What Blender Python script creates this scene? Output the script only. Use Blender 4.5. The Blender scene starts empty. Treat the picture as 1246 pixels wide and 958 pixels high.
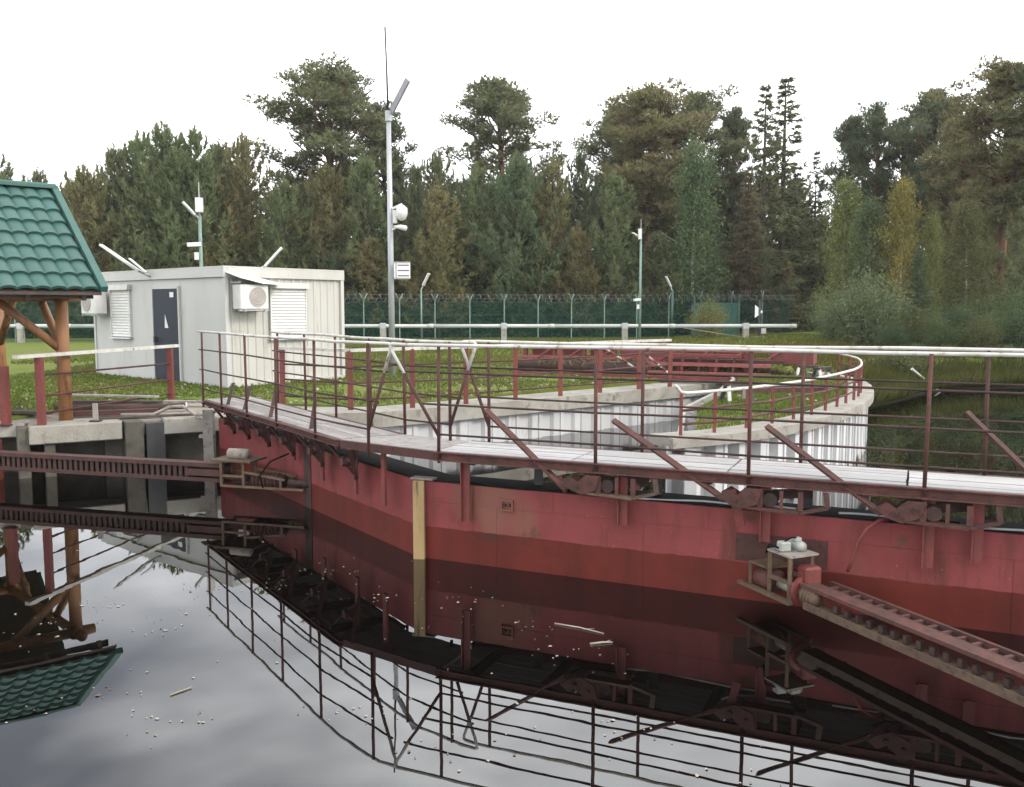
import bpy, math, random
import numpy as np
from mathutils import Vector, Matrix
from mathutils.geometry import delaunay_2d_cdt

R = math.radians
rnd = random.Random(7)
rng = np.random.default_rng(11)
scene = bpy.context.scene
col = scene.collection

# ------------------------------------------------------------------ camera, sky, sun, exposure
EYE = 2.65
cam_d = bpy.data.cameras.new('camera')
cam = bpy.data.objects.new('camera', cam_d)
col.objects.link(cam)
cam.location = (0, 0, EYE)
cam.rotation_euler = (R(90 - 5.35), 0, 0)
cam_d.sensor_width = 36
cam_d.lens = 36 * 1100 / 1246
cam_d.clip_end = 3000
scene.camera = cam

SUN_EL, SUN_AZ = 32, 118          # azimuth clockwise from +Y
world = bpy.data.worlds.new('World')
scene.world = world
world.use_nodes = True
nt = world.node_tree
nt.nodes.clear()
w_out = nt.nodes.new('ShaderNodeOutputWorld')
w_bg = nt.nodes.new('ShaderNodeBackground')
w_bg.inputs['Strength'].default_value = 0.12
sky = nt.nodes.new('ShaderNodeTexSky')
sky.sky_type = 'NISHITA'
sky.sun_disc = False
sky.sun_elevation = R(SUN_EL)
sky.sun_rotation = R(SUN_AZ)
tc = nt.nodes.new('ShaderNodeTexCoord')
mp = nt.nodes.new('ShaderNodeMapping')
mp.inputs['Scale'].default_value = (-1.0, 1.0, 2.6)
mp.inputs['Location'].default_value = (0.35, 0.1, 0.0)
ns = nt.nodes.new('ShaderNodeTexNoise')
ns.inputs['Scale'].default_value = 1.7
ns.inputs['Detail'].default_value = 4
ns.inputs['Roughness'].default_value = 0.55
rp = nt.nodes.new('ShaderNodeValToRGB')
rp.color_ramp.elements[0].position = 0.30
rp.color_ramp.elements[0].color = (3.0, 3.2, 3.6, 1)
rp.color_ramp.elements[1].position = 0.52
rp.color_ramp.elements[1].color = (13.6, 13.7, 13.9, 1)
rpm = rp.color_ramp.elements.new(0.40)
rpm.color = (7.2, 7.35, 7.6, 1)
mx = nt.nodes.new('ShaderNodeMix')
mx.data_type = 'RGBA'
mx.inputs['Factor'].default_value = 0.93
nt.links.new(tc.outputs['Generated'], mp.inputs['Vector'])
nt.links.new(mp.outputs['Vector'], ns.inputs['Vector'])
nt.links.new(ns.outputs['Fac'], rp.inputs['Fac'])
nt.links.new(sky.outputs['Color'], mx.inputs['A'])
nt.links.new(rp.outputs['Color'], mx.inputs['B'])
nt.links.new(mx.outputs['Result'], w_bg.inputs['Color'])
nt.links.new(w_bg.outputs['Background'], w_out.inputs['Surface'])

sun_d = bpy.data.lights.new('sun', 'SUN')
sun_d.energy = 1.1
sun_d.angle = R(14)
sun_d.color = (1.0, 0.93, 0.82)
sun = bpy.data.objects.new('sun', sun_d)
col.objects.link(sun)
sv = Vector((math.sin(R(SUN_AZ)) * math.cos(R(SUN_EL)), math.cos(R(SUN_AZ)) * math.cos(R(SUN_EL)), math.sin(R(SUN_EL))))
sun.rotation_euler = sv.to_track_quat('Z', 'Y').to_euler()
sun.location = (30, -20, 40)

scene.view_settings.view_transform = 'Standard'
scene.view_settings.look = 'None'
scene.view_settings.exposure = 0.98
scene.view_settings.gamma = 1.0
scene.view_settings.use_curve_mapping = False
scene.cycles.max_bounces = 6
scene.cycles.transparent_max_bounces = 24

# ------------------------------------------------------------------ helpers
ORG = {}          # world origin of every object that may be a parent


def tag(o, label=None, cat=None, group=None, kind=None):
    if label: o['label'] = label
    if cat: o['category'] = cat
    if group: o['group'] = group
    if kind: o['kind'] = kind
    return o


def thing(name, loc, label, cat, group=None):
    o = bpy.data.objects.new(name, None)
    o.empty_display_size = 0.2
    col.objects.link(o)
    o.location = loc
    ORG[o] = Vector(loc)
    return tag(o, label, cat, group)


def link(name, me, parent=None, loc=(0, 0, 0), rot=(0, 0, 0), scale=(1, 1, 1)):
    """place shared mesh data at a world position under a parent"""
    o = bpy.data.objects.new(name, me)
    col.objects.link(o)
    w = Vector(loc)
    if parent is not None:
        o.parent = parent
        o.location = w - ORG[parent]
    else:
        o.location = w
    o.rotation_euler = rot
    o.scale = scale
    ORG[o] = w
    return o


class MB:
    def __init__(self):
        self.v = []; self.f = []

    def add(self, vs, fs):
        b = len(self.v)
        self.v += [tuple(p) for p in vs]
        self.f += [tuple(i + b for i in q) for q in fs]
        return self

    def hexa(self, p):
        return self.add(p, [(0, 3, 2, 1), (4, 5, 6, 7), (0, 1, 5, 4), (1, 2, 6, 5), (2, 3, 7, 6), (3, 0, 4, 7)])

    def box(self, c, s, M=None):
        c = Vector(c); hx, hy, hz = s[0] / 2, s[1] / 2, s[2] / 2
        ps = [Vector(q) for q in ((-hx, -hy, -hz), (hx, -hy, -hz), (hx, hy, -hz), (-hx, hy, -hz),
                                  (-hx, -hy, hz), (hx, -hy, hz), (hx, hy, hz), (-hx, hy, hz))]
        if M is not None: ps = [M @ q for q in ps]
        return self.hexa([c + q for q in ps])

    def bar(self, p0, p1, w, h, up=(0, 0, 1)):
        p0 = Vector(p0); p1 = Vector(p1); d = (p1 - p0).normalized(); up = Vector(up)
        if abs(d.dot(up.normalized())) > 0.985: up = Vector((0.3, 1, 0))
        s = d.cross(up).normalized(); u = s.cross(d).normalized()
        s *= w / 2; u *= h / 2
        return self.hexa([p0 - s - u, p0 + s - u, p1 + s - u, p1 - s - u, p0 - s + u, p0 + s + u, p1 + s + u, p1 - s + u])

    def tube(self, pts, r, n=8):
        pts = [Vector(p) for p in pts]
        rs = r if isinstance(r, (list, tuple)) else [r] * len(pts)
        b = len(self.v); prev = None
        for i, p in enumerate(pts):
            if i == 0: d = pts[1] - pts[0]
            elif i == len(pts) - 1: d = pts[-1] - pts[-2]
            else: d = (pts[i + 1] - p).normalized() + (p - pts[i - 1]).normalized()
            d.normalize()
            if prev is None:
                a = Vector((0, 0, 1)) if abs(d.z) < 0.9 else Vector((1, 0, 0))
            else: a = prev
            s = d.cross(a).normalized(); u = s.cross(d).normalized(); prev = u
            for k in range(n):
                t = 2 * math.pi * k / n
                self.v.append(tuple(p + (s * math.cos(t) + u * math.sin(t)) * rs[i]))
        for i in range(len(pts) - 1):
            for k in range(n):
                k2 = (k + 1) % n
                self.f.append((b + i * n + k, b + i * n + k2, b + (i + 1) * n + k2, b + (i + 1) * n + k))
        self.f.append(tuple(b + k for k in range(n))[::-1])
        self.f.append(tuple(b + (len(pts) - 1) * n + k for k in range(n)))
        return self

    def prism(self, poly, z0, z1):
        n = len(poly)
        area = sum(poly[i][0] * poly[(i + 1) % n][1] - poly[(i + 1) % n][0] * poly[i][1] for i in range(n))
        if area < 0: poly = poly[::-1]
        vs = [(p[0], p[1], z0) for p in poly] + [(p[0], p[1], z1) for p in poly]
        fs = [tuple(range(n))[::-1], tuple(range(n, 2 * n))] + [(i, (i + 1) % n, n + (i + 1) % n, n + i) for i in range(n)]
        return self.add(vs, fs)

    def plate(self, pts, t):
        """polygon in space given thickness vector t"""
        n = len(pts); t = Vector(t)
        vs = [Vector(p) for p in pts] + [Vector(p) + t for p in pts]
        fs = [tuple(range(n))[::-1], tuple(range(n, 2 * n))] + [(i, (i + 1) % n, n + (i + 1) % n, n + i) for i in range(n)]
        return self.add(vs, fs)

    def mesh(self, name, mat, smooth=False):
        me = bpy.data.meshes.new(name)
        me.from_pydata(self.v, [], self.f)
        if mat: me.materials.append(mat)
        if smooth:
            me.polygons.foreach_set('use_smooth', [True] * len(me.polygons))
        me.update()
        return me

    def build(self, name, mat, parent=None, smooth=False, bevel=0, origin=None):
        if origin is None:
            if parent is not None: origin = ORG[parent]
            else:
                a = np.array(self.v); origin = Vector(((a[:, 0].min() + a[:, 0].max()) / 2, (a[:, 1].min() + a[:, 1].max()) / 2, a[:, 2].min()))
        origin = Vector(origin)
        self.v = [(p[0] - origin.x, p[1] - origin.y, p[2] - origin.z) for p in self.v]
        o = link(name, self.mesh(name, mat, smooth), parent, origin)
        if bevel:
            m = o.modifiers.new('bevel', 'BEVEL'); m.width = bevel; m.segments = 1; m.limit_method = 'ANGLE'
        return o


# ------------------------------------------------------------------ materials
def mat_new(name):
    m = bpy.data.materials.new(name); m.use_nodes = True
    return m, m.node_tree, m.node_tree.nodes['Principled BSDF']


def pbr(name, c1, c2=None, rough=0.6, metal=0.0, scale=4.0, lo=0.35, hi=0.65, c3=None, scale3=14.0, lo3=0.55, hi3=0.7,
        bump=0.0, bscale=40.0, streak=1.0, rand=0.0, coord='Object', spec=0.5, rough2=None):
    m, t, b = mat_new(name)
    K = 0.82
    c1 = tuple(v * K for v in c1); c2 = c2 and tuple(v * K for v in c2); c3 = c3 and tuple(v * K for v in c3)
    b.inputs['Roughness'].default_value = rough
    b.inputs['Metallic'].default_value = metal
    b.inputs['Specular IOR Level'].default_value = spec
    N = t.nodes.new; L = t.links.new
    tcn = N('ShaderNodeTexCoord')
    if coord == 'World':
        g = N('ShaderNodeNewGeometry'); src = g.outputs['Position']
    else: src = tcn.outputs['Object']
    oi = N('ShaderNodeObjectInfo')
    off = N('ShaderNodeVectorMath'); off.operation = 'MULTIPLY_ADD'
    cmb = N('ShaderNodeCombineXYZ')
    for k in range(3): L(oi.outputs['Random'], cmb.inputs[k])
    L(cmb.outputs[0], off.inputs[0]); off.inputs[1].default_value = (17, 31, 23) if coord != 'World' else (0, 0, 0); L(src, off.inputs[2])
    mp = N('ShaderNodeMapping'); mp.inputs['Scale'].default_value = (1, 1, streak); L(off.outputs[0], mp.inputs['Vector'])
    cur = None
    rgb = N('ShaderNodeRGB'); rgb.outputs[0].default_value = (*c1, 1); cur = rgb.outputs[0]

    def layer(cur, c, sc, lo, hi, det=6):
        n = N('ShaderNodeTexNoise'); n.inputs['Scale'].default_value = sc; n.inputs['Detail'].default_value = det; n.inputs['Roughness'].default_value = 0.6
        L(mp.outputs[0], n.inputs['Vector'])
        r = N('ShaderNodeMapRange'); r.inputs['From Min'].default_value = lo; r.inputs['From Max'].default_value = hi
        L(n.outputs['Fac'], r.inputs['Value'])
        x = N('ShaderNodeMix'); x.data_type = 'RGBA'; L(r.outputs[0], x.inputs['Factor']); L(cur, x.inputs['A']); x.inputs['B'].default_value = (*c, 1)
        return x.outputs['Result']
    if c2: cur = layer(cur, c2, scale, lo, hi)
    if c3: cur = layer(cur, c3, scale3, lo3, hi3, 8)
    if rand:
        h = N('ShaderNodeHueSaturation'); mr = N('ShaderNodeMapRange')
        mr.inputs['To Min'].default_value = 1 - rand; mr.inputs['To Max'].default_value = 1 + rand
        L(oi.outputs['Random'], mr.inputs['Value']); L(mr.outputs[0], h.inputs['Value']); L(cur, h.inputs['Color']); cur = h.outputs['Color']
    L(cur, b.inputs['Base Color'])
    if bump:
        n = N('ShaderNodeTexNoise'); n.inputs['Scale'].default_value = bscale; n.inputs['Detail'].default_value = 5
        L(mp.outputs[0], n.inputs['Vector'])
        bp = N('ShaderNodeBump'); bp.inputs['Strength'].default_value = bump; bp.inputs['Distance'].default_value = 0.02
        L(n.outputs['Fac'], bp.inputs['Height']); L(bp.outputs[0], b.inputs['Normal'])
    return m


M = {}
M['red'] = pbr('red_paint', (0.20, 0.036, 0.032), (0.13, 0.03, 0.021), 0.62, scale=6, c3=(0.10, 0.035, 0.018), scale3=11, lo3=0.56, hi3=0.68, bump=0.15, bscale=60, rand=0.12)
M['rust'] = pbr('rusty_red_steel', (0.10, 0.032, 0.025), (0.055, 0.022, 0.016), 0.8, scale=5, c3=(0.034, 0.015, 0.011), scale3=16, lo3=0.52, hi3=0.68, bump=0.3, bscale=70, rand=0.18)
M['rustdark'] = pbr('dark_rusty_steel', (0.05, 0.022, 0.017), (0.028, 0.014, 0.011), 0.8, scale=6, c3=(0.075, 0.036, 0.02), scale3=13, lo3=0.55, hi3=0.72, bump=0.3, bscale=70, rand=0.2)
M['rustyellow'] = pbr('weathered_ochre_steel', (0.135, 0.09, 0.05), (0.08, 0.045, 0.027), 0.75, scale=7, c3=(0.06, 0.035, 0.022), scale3=20, lo3=0.52, hi3=0.68, bump=0.3, rand=0.15)
M['rustmid'] = pbr('brown_rusty_steel', (0.078, 0.027, 0.021), (0.045, 0.018, 0.014), 0.8, scale=5, c3=(0.025, 0.013, 0.01), scale3=14, lo3=0.5, hi3=0.68, bump=0.3, rand=0.1)
M['ochredark'] = pbr('muddy_brown_steel', (0.115, 0.075, 0.045), (0.075, 0.045, 0.03), 0.8, scale=6, c3=(0.045, 0.028, 0.02), scale3=15, lo3=0.5, hi3=0.66, bump=0.3)
M['shadeconcrete'] = pbr('algae_stained_shaded_concrete', (0.13, 0.118, 0.095), (0.07, 0.064, 0.047), 0.8, scale=2.2, c3=(0.05, 0.05, 0.035), scale3=4, lo3=0.5, hi3=0.68, bump=0.4, coord='World')  # algae stains, plus a base colour darkened for the shade under the quay beams
M['motor'] = pbr('pale_motor_casing', (0.40, 0.42, 0.39), (0.30, 0.31, 0.28), 0.5, scale=12)
M['whiterail'] = pbr('white_paint_rail', (0.60, 0.59, 0.55), (0.46, 0.44, 0.39), 0.55, scale=5, c3=(0.22, 0.13, 0.08), scale3=10, lo3=0.58, hi3=0.68, bump=0.1)
M['plank'] = pbr('weathered_deck_plank', (0.43, 0.42, 0.42), (0.33, 0.315, 0.31), 0.75, scale=5, lo=0.35, hi=0.7, c3=(0.23, 0.20, 0.18), scale3=9, lo3=0.56, hi3=0.72, bump=0.35, bscale=30, rand=0.16)
M['plankdull'] = pbr('trodden_deck_plank', (0.31, 0.29, 0.28), (0.23, 0.205, 0.195), 0.8, scale=5, lo=0.35, hi=0.7, c3=(0.15, 0.115, 0.10), scale3=9, lo3=0.54, hi3=0.7, bump=0.35, bscale=30, rand=0.18)
M['wood'] = pbr('yellowish_timber', (0.42, 0.30, 0.14), (0.30, 0.20, 0.09), 0.7, scale=3, c3=(0.13, 0.085, 0.04), scale3=10, lo3=0.57, hi3=0.68, bump=0.4, bscale=25, streak=0.18)
M['log'] = pbr('stained_log', (0.36, 0.17, 0.065), (0.25, 0.115, 0.045), 0.6, scale=3, c3=(0.09, 0.04, 0.02), scale3=9, lo3=0.54, hi3=0.68, bump=0.35, bscale=22, streak=0.2, rand=0.15)
M['darkwood'] = pbr('dark_old_timber', (0.07, 0.05, 0.038), (0.04, 0.03, 0.025), 0.8, scale=5, bump=0.3, rand=0.2)
M['greywood'] = pbr('grey_old_board', (0.32, 0.30, 0.27), (0.22, 0.19, 0.16), 0.8, scale=5, c3=(0.12, 0.09, 0.07), lo3=0.55, hi3=0.7, bump=0.3, rand=0.2)
M['concrete'] = pbr('old_concrete', (0.36, 0.345, 0.30), (0.26, 0.24, 0.205), 0.85, scale=1.6, c3=(0.13, 0.115, 0.085), scale3=5, lo3=0.54, hi3=0.72, bump=0.4, bscale=30, coord='World')
M['apron'] = pbr('quay_concrete_surface', (0.33, 0.29, 0.25), (0.22, 0.18, 0.145), 0.9, scale=1.3, c3=(0.13, 0.12, 0.06), scale3=3.2, lo3=0.55, hi3=0.68, bump=0.5, bscale=24, coord='World')
M['pile'] = pbr('painted_sheet_pile', (0.60, 0.605, 0.60), (0.52, 0.525, 0.53), 0.5, scale=1.4, c3=(0.33, 0.27, 0.21), scale3=3.0, lo3=0.6, hi3=0.78, bump=0.1, streak=0.25, rand=0.06)
M['roof'] = pbr('green_metal_tile', (0.026, 0.094, 0.078), (0.036, 0.112, 0.094), 0.62, scale=2.5, c3=(0.055, 0.10, 0.08), scale3=5, lo3=0.5, hi3=0.72, bump=0.05, rand=0.1)
M['white'] = pbr('white_cladding', (0.55, 0.548, 0.54), (0.50, 0.50, 0.49), 0.5, scale=1.2, c3=(0.45, 0.42, 0.37), scale3=2.4, lo3=0.6, hi3=0.8, streak=0.3, coord='World')
M['cream'] = pbr('cream_cladding', (0.55, 0.54, 0.505), (0.49, 0.475, 0.435), 0.5, scale=1.4, c3=(0.36, 0.29, 0.20), scale3=2.6, lo3=0.6, hi3=0.78, streak=0.25, coord='World')
M['whiteplastic'] = pbr('white_plastic', (0.72, 0.72, 0.70), (0.63, 0.62, 0.6), 0.4, scale=5)
M['greygrille'] = pbr('grey_brown_grille', (0.40, 0.36, 0.33), (0.34, 0.3, 0.27), 0.6, scale=8)
M['door'] = pbr('dark_blue_grey_door', (0.018, 0.024, 0.042), (0.023, 0.03, 0.05), 0.55, scale=3, spec=0.25)
M['darkmetal'] = pbr('dark_metal', (0.03, 0.032, 0.034), (0.05, 0.05, 0.05), 0.5, scale=6)
M['black'] = pbr('black_bitumen', (0.008, 0.008, 0.008), (0.014, 0.014, 0.014), 0.9, scale=5, bump=0.3, spec=0.1)
M['galv'] = pbr('galvanised_steel', (0.47, 0.49, 0.50), (0.38, 0.40, 0.41), 0.45, scale=3, metal=0.3, streak=0.3)
M['panel'] = pbr('solar_lamp_underside', (0.22, 0.22, 0.23), (0.17, 0.17, 0.18), 0.5, scale=6)
M['pipe'] = pbr('pale_insulated_pipe', (0.50, 0.52, 0.50), (0.40, 0.42, 0.40), 0.55, scale=1.0, metal=0.1)
M['greenpost'] = pbr('green_fence_post', (0.035, 0.10, 0.075), (0.03, 0.08, 0.06), 0.5, scale=5)
M['palepost'] = pbr('pale_green_post', (0.19, 0.28, 0.24), (0.15, 0.22, 0.19), 0.5, scale=5)
M['razor'] = pbr('razor_wire_steel', (0.16, 0.18, 0.17), (0.11, 0.12, 0.12), 0.45, scale=8, metal=0.5)
M['bark_pine'] = pbr('pine_bark', (0.20, 0.095, 0.05), (0.12, 0.065, 0.042), 0.9, scale=3, c3=(0.06, 0.04, 0.03), lo3=0.5, hi3=0.65, bump=0.5, bscale=14)
M['bark_dark'] = pbr('dark_bark', (0.085, 0.06, 0.045), (0.05, 0.038, 0.03), 0.9, scale=3, bump=0.5, bscale=14)
M['bark_birch'] = pbr('birch_bark', (0.50, 0.48, 0.44), (0.35, 0.33, 0.3), 0.8, scale=3, c3=(0.05, 0.045, 0.04), scale3=7, lo3=0.55, hi3=0.62)
M['signwhite'] = pbr('sign_white', (0.75, 0.75, 0.74), None, 0.4)
M['signink'] = pbr('sign_ink', (0.08, 0.08, 0.09), None, 0.5)
M['hay'] = pbr('dry_reed', (0.20, 0.155, 0.075), (0.12, 0.095, 0.045), 0.9, scale=3, c3=(0.06, 0.07, 0.03), lo3=0.5, hi3=0.7)
M['leaflitter'] = pbr('floating_leaf', (0.34, 0.30, 0.23), (0.12, 0.08, 0.045), 0.7, scale=3.0, coord='World', lo=0.5, hi=0.55)
M['stick'] = pbr('pale_stick', (0.35, 0.31, 0.25), (0.22, 0.18, 0.13), 0.8, scale=6)


def hull_material():
    """light brick-red paint, darker oxide red in the wet band, streaks and brown patches"""
    m, t, b = mat_new('hull_red_paint'); N = t.nodes.new; L = t.links.new
    g = N('ShaderNodeNewGeometry')
    sep = N('ShaderNodeSeparateXYZ'); L(g.outputs['Position'], sep.inputs[0])
    mp = N('ShaderNodeMapping'); mp.inputs['Scale'].default_value = (1, 1, 0.22); L(g.outputs['Position'], mp.inputs['Vector'])

    def noise(src, sc, det=6):
        n = N('ShaderNodeTexNoise'); n.inputs['Scale'].default_value = sc; n.inputs['Detail'].default_value = det; n.inputs['Roughness'].default_value = 0.6
        L(src, n.inputs['Vector']); return n.outputs['Fac']

    def rmap(v, a, c):
        r = N('ShaderNodeMapRange'); r.inputs['From Min'].default_value = a; r.inputs['From Max'].default_value = c; L(v, r.inputs['Value']); return r.outputs[0]

    def mix(f, a, c):
        x = N('ShaderNodeMix'); x.data_type = 'RGBA'; L(f, x.inputs['Factor'])
        if isinstance(a, tuple): x.inputs['A'].default_value = (*a, 1)
        else: L(a, x.inputs['A'])
        x.inputs['B'].default_value = (*c, 1) if isinstance(c, tuple) else (0, 0, 0, 1)
        if not isinstance(c, tuple): L(c, x.inputs['B'])
        return x.outputs['Result']
    dry = mix(rmap(noise(g.outputs['Position'], 1.3), 0.35, 0.65), (0.205, 0.046, 0.046), (0.165, 0.037, 0.036))
    dry = mix(rmap(noise(mp.outputs[0], 5.5), 0.52, 0.70), dry, (0.115, 0.032, 0.027))
    dry = mix(rmap(noise(g.outputs['Position'], 0.55, 3), 0.60, 0.68), dry, (0.17, 0.068, 0.050))
    mp2 = N('ShaderNodeMapping'); mp2.inputs['Scale'].default_value = (1, 1, 0.07); L(g.outputs['Position'], mp2.inputs['Vector'])
    dry = mix(rmap(noise(mp2.outputs[0], 13), 0.58, 0.70), dry, (0.105, 0.034, 0.026))
    dry = mix(rmap(noise(g.outputs['Position'], 3.2, 8), 0.63, 0.69), dry, (0.10, 0.045, 0.028))
    fine = rmap(noise(g.outputs['Position'], 26), 0.66, 0.72)
    dry = mix(fine, dry, (0.24, 0.10, 0.08))
    wet = mix(rmap(noise(mp.outputs[0], 3), 0.35, 0.65), (0.112, 0.018, 0.012), (0.072, 0.014, 0.010))
    wet = mix(rmap(noise(g.outputs['Position'], 1.1, 4), 0.58, 0.7), wet, (0.045, 0.020, 0.012))
    wob = N('ShaderNodeMath'); wob.operation = 'MULTIPLY_ADD'; L(noise(g.outputs['Position'], 4.5), wob.inputs[0]); wob.inputs[1].default_value = 0.045; L(sep.outputs['Z'], wob.inputs[2])
    f = rmap(wob.outputs[0], 0.372, 0.362)
    L(mix(f, dry, wet), b.inputs['Base Color'])
    rr = N('ShaderNodeMapRange'); L(f, rr.inputs['Value']); rr.inputs['To Min'].default_value = 0.6; rr.inputs['To Max'].default_value = 0.5
    b.inputs['Specular IOR Level'].default_value = 0.2
    L(rr.outputs[0], b.inputs['Roughness'])
    bp = N('ShaderNodeBump'); bp.inputs['Strength'].default_value = 0.4; bp.inputs['Distance'].default_value = 0.04
    L(noise(g.outputs['Position'], 2.2, 4), bp.inputs['Height']); L(bp.outputs[0], b.inputs['Normal'])
    return m


M['hull'] = hull_material()


def pile_wall_material():
    """pale painted sheet pile with a rust line near the water"""
    m, t, b = mat_new('rust_lined_sheet_pile'); N = t.nodes.new; L = t.links.new
    g = N('ShaderNodeNewGeometry'); sep = N('ShaderNodeSeparateXYZ'); L(g.outputs['Position'], sep.inputs[0])
    mp = N('ShaderNodeMapping'); mp.inputs['Scale'].default_value = (1, 1, 0.3); L(g.outputs['Position'], mp.inputs['Vector'])
    n1 = N('ShaderNodeTexNoise'); n1.inputs['Scale'].default_value = 1.6; n1.inputs['Detail'].default_value = 5; L(mp.outputs[0], n1.inputs['Vector'])
    n2 = N('ShaderNodeTexNoise'); n2.inputs['Scale'].default_value = 5.0; n2.inputs['Detail'].default_value = 6; L(mp.outputs[0], n2.inputs['Vector'])
    r1 = N('ShaderNodeValToRGB'); r1.color_ramp.elements[0].position = 0.32; r1.color_ramp.elements[0].color = (0.42, 0.425, 0.43, 1)
    r1.color_ramp.elements[1].position = 0.62; r1.color_ramp.elements[1].color = (0.56, 0.565, 0.56, 1); L(n1.outputs['Fac'], r1.inputs['Fac'])
    a = N('ShaderNodeMath'); a.operation = 'MULTIPLY_ADD'; L(n2.outputs['Fac'], a.inputs[0]); a.inputs[1].default_value = -0.75; L(sep.outputs['Z'], a.inputs[2])
    r = N('ShaderNodeMapRange'); r.inputs['From Min'].default_value = -0.30; r.inputs['From Max'].default_value = -0.40; L(a.outputs[0], r.inputs['Value'])
    x = N('ShaderNodeMix'); x.data_type = 'RGBA'; L(r.outputs[0], x.inputs['Factor']); L(r1.outputs[0], x.inputs['A']); x.inputs['B'].default_value = (0.10, 0.05, 0.03, 1)
    L(x.outputs['Result'], b.inputs['Base Color']); b.inputs['Roughness'].default_value = 0.55
    return m


M['pilewall'] = pile_wall_material()


def water_material():
    m, t, b = mat_new('dark_peaty_water'); N = t.nodes.new; L = t.links.new
    b.inputs['Base Color'].default_value = (0.0015, 0.0012, 0.001, 1)
    b.inputs['Roughness'].default_value = 0.0
    b.inputs['IOR'].default_value = 1.85
    b.inputs['Specular IOR Level'].default_value = 0.5
    g = N('ShaderNodeNewGeometry')
    n1 = N('ShaderNodeTexNoise'); n1.inputs['Scale'].default_value = 1.1; n1.inputs['Detail'].default_value = 2
    n2 = N('ShaderNodeTexNoise'); n2.inputs['Scale'].default_value = 6.0; n2.inputs['Detail'].default_value = 1
    L(g.outputs['Position'], n1.inputs['Vector']); L(g.outputs['Position'], n2.inputs['Vector'])
    ad = N('ShaderNodeMath'); ad.operation = 'MULTIPLY_ADD'; L(n2.outputs['Fac'], ad.inputs[0]); ad.inputs[1].default_value = 0.10; L(n1.outputs['Fac'], ad.inputs[2])
    bp = N('ShaderNodeBump'); bp.inputs['Strength'].default_value = 0.25; bp.inputs['Distance'].default_value = 0.004
    L(ad.outputs[0], bp.inputs['Height']); L(bp.outputs[0], b.inputs['Normal'])
    return m


def ground_material():
    m, t, b = mat_new('grassy_ground'); N = t.nodes.new; L = t.links.new
    g = N('ShaderNodeNewGeometry')

    def noise(sc, det=6):
        n = N('ShaderNodeTexNoise'); n.inputs['Scale'].default_value = sc; n.inputs['Detail'].default_value = det; n.inputs['Roughness'].default_value = 0.65
        L(g.outputs['Position'], n.inputs['Vector']); return n.outputs['Fac']

    def mix(fv, lo, hi, a, c):
        r = N('ShaderNodeMapRange'); r.inputs['From Min'].default_value = lo; r.inputs['From Max'].default_value = hi; L(fv, r.inputs['Value'])
        x = N('ShaderNodeMix'); x.data_type = 'RGBA'; L(r.outputs[0], x.inputs['Factor'])
        if isinstance(a, tuple): x.inputs['A'].default_value = (*a, 1)
        else: L(a, x.inputs['A'])
        x.inputs['B'].default_value = (*c, 1); return x.outputs['Result']
    c = mix(noise(0.5), 0.35, 0.65, (0.10, 0.14, 0.026), (0.135, 0.15, 0.04))
    c = mix(noise(3.5), 0.5, 0.7, c, (0.075, 0.10, 0.02))
    c = mix(noise(0.23, 4), 0.57, 0.68, c, (0.13, 0.105, 0.055))
    sp_ = N('ShaderNodeSeparateXYZ'); L(g.outputs['Position'], sp_.inputs[0])
    wb = N('ShaderNodeMath'); wb.operation = 'MULTIPLY_ADD'; L(noise(1.2), wb.inputs[0]); wb.inputs[1].default_value = .35; L(sp_.outputs['Z'], wb.inputs[2])
    c = mix(wb.outputs[0], .85, .55, c, (0.022, 0.022, 0.011))
    L(c, b.inputs['Base Color']); b.inputs['Roughness'].default_value = 0.95; b.inputs['Specular IOR Level'].default_value = 0.1
    bp = N('ShaderNodeBump'); bp.inputs['Strength'].default_value = 0.8; bp.inputs['Distance'].default_value = 0.05
    L(noise(9.0), bp.inputs['Height']); L(bp.outputs[0], b.inputs['Normal'])
    return m


def foliage_material(name, c1, c2, sc, transl=0.25):
    """object colour tints the crown; noise varies the leaves"""
    m = bpy.data.materials.new(name); m.use_nodes = True; t = m.node_tree; t.nodes.clear(); N = t.nodes.new; L = t.links.new
    out = N('ShaderNodeOutputMaterial'); g = N('ShaderNodeNewGeometry'); oi = N('ShaderNodeObjectInfo')
    n = N('ShaderNodeTexNoise'); n.inputs['Scale'].default_value = sc; n.inputs['Detail'].default_value = 4; L(g.outputs['Position'], n.inputs['Vector'])
    r = N('ShaderNodeMapRange'); r.inputs['From Min'].default_value = 0.35; r.inputs['From Max'].default_value = 0.65; L(n.outputs['Fac'], r.inputs['Value'])
    x = N('ShaderNodeMix'); x.data_type = 'RGBA'; L(r.outputs[0], x.inputs['Factor']); x.inputs['A'].default_value = (*c1, 1); x.inputs['B'].default_value = (*c2, 1)
    mu = N('ShaderNodeMix'); mu.data_type = 'RGBA'; mu.blend_type = 'MULTIPLY'; mu.inputs['Factor'].default_value = 1
    L(x.outputs['Result'], mu.inputs['A']); L(oi.outputs['Color'], mu.inputs['B'])
    hs = N('ShaderNodeHueSaturation'); mr = N('ShaderNodeMapRange'); mr.inputs['To Min'].default_value = 0.7; mr.inputs['To Max'].default_value = 1.35
    L(g.outputs['Random Per Island'], mr.inputs['Value']); L(mr.outputs[0], hs.inputs['Value']); L(mu.outputs['Result'], hs.inputs['Color'])
    d = N('ShaderNodeBsdfDiffuse'); tr = N('ShaderNodeBsdfTranslucent'); ms = N('ShaderNodeMixShader'); ms.inputs[0].default_value = transl
    L(hs.outputs['Color'], d.inputs['Color']); L(hs.outputs['Color'], tr.inputs['Color'])
    L(d.outputs[0], ms.inputs[1]); L(tr.outputs[0], ms.inputs[2]); L(ms.outputs[0], out.inputs['Surface'])
    return m


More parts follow.
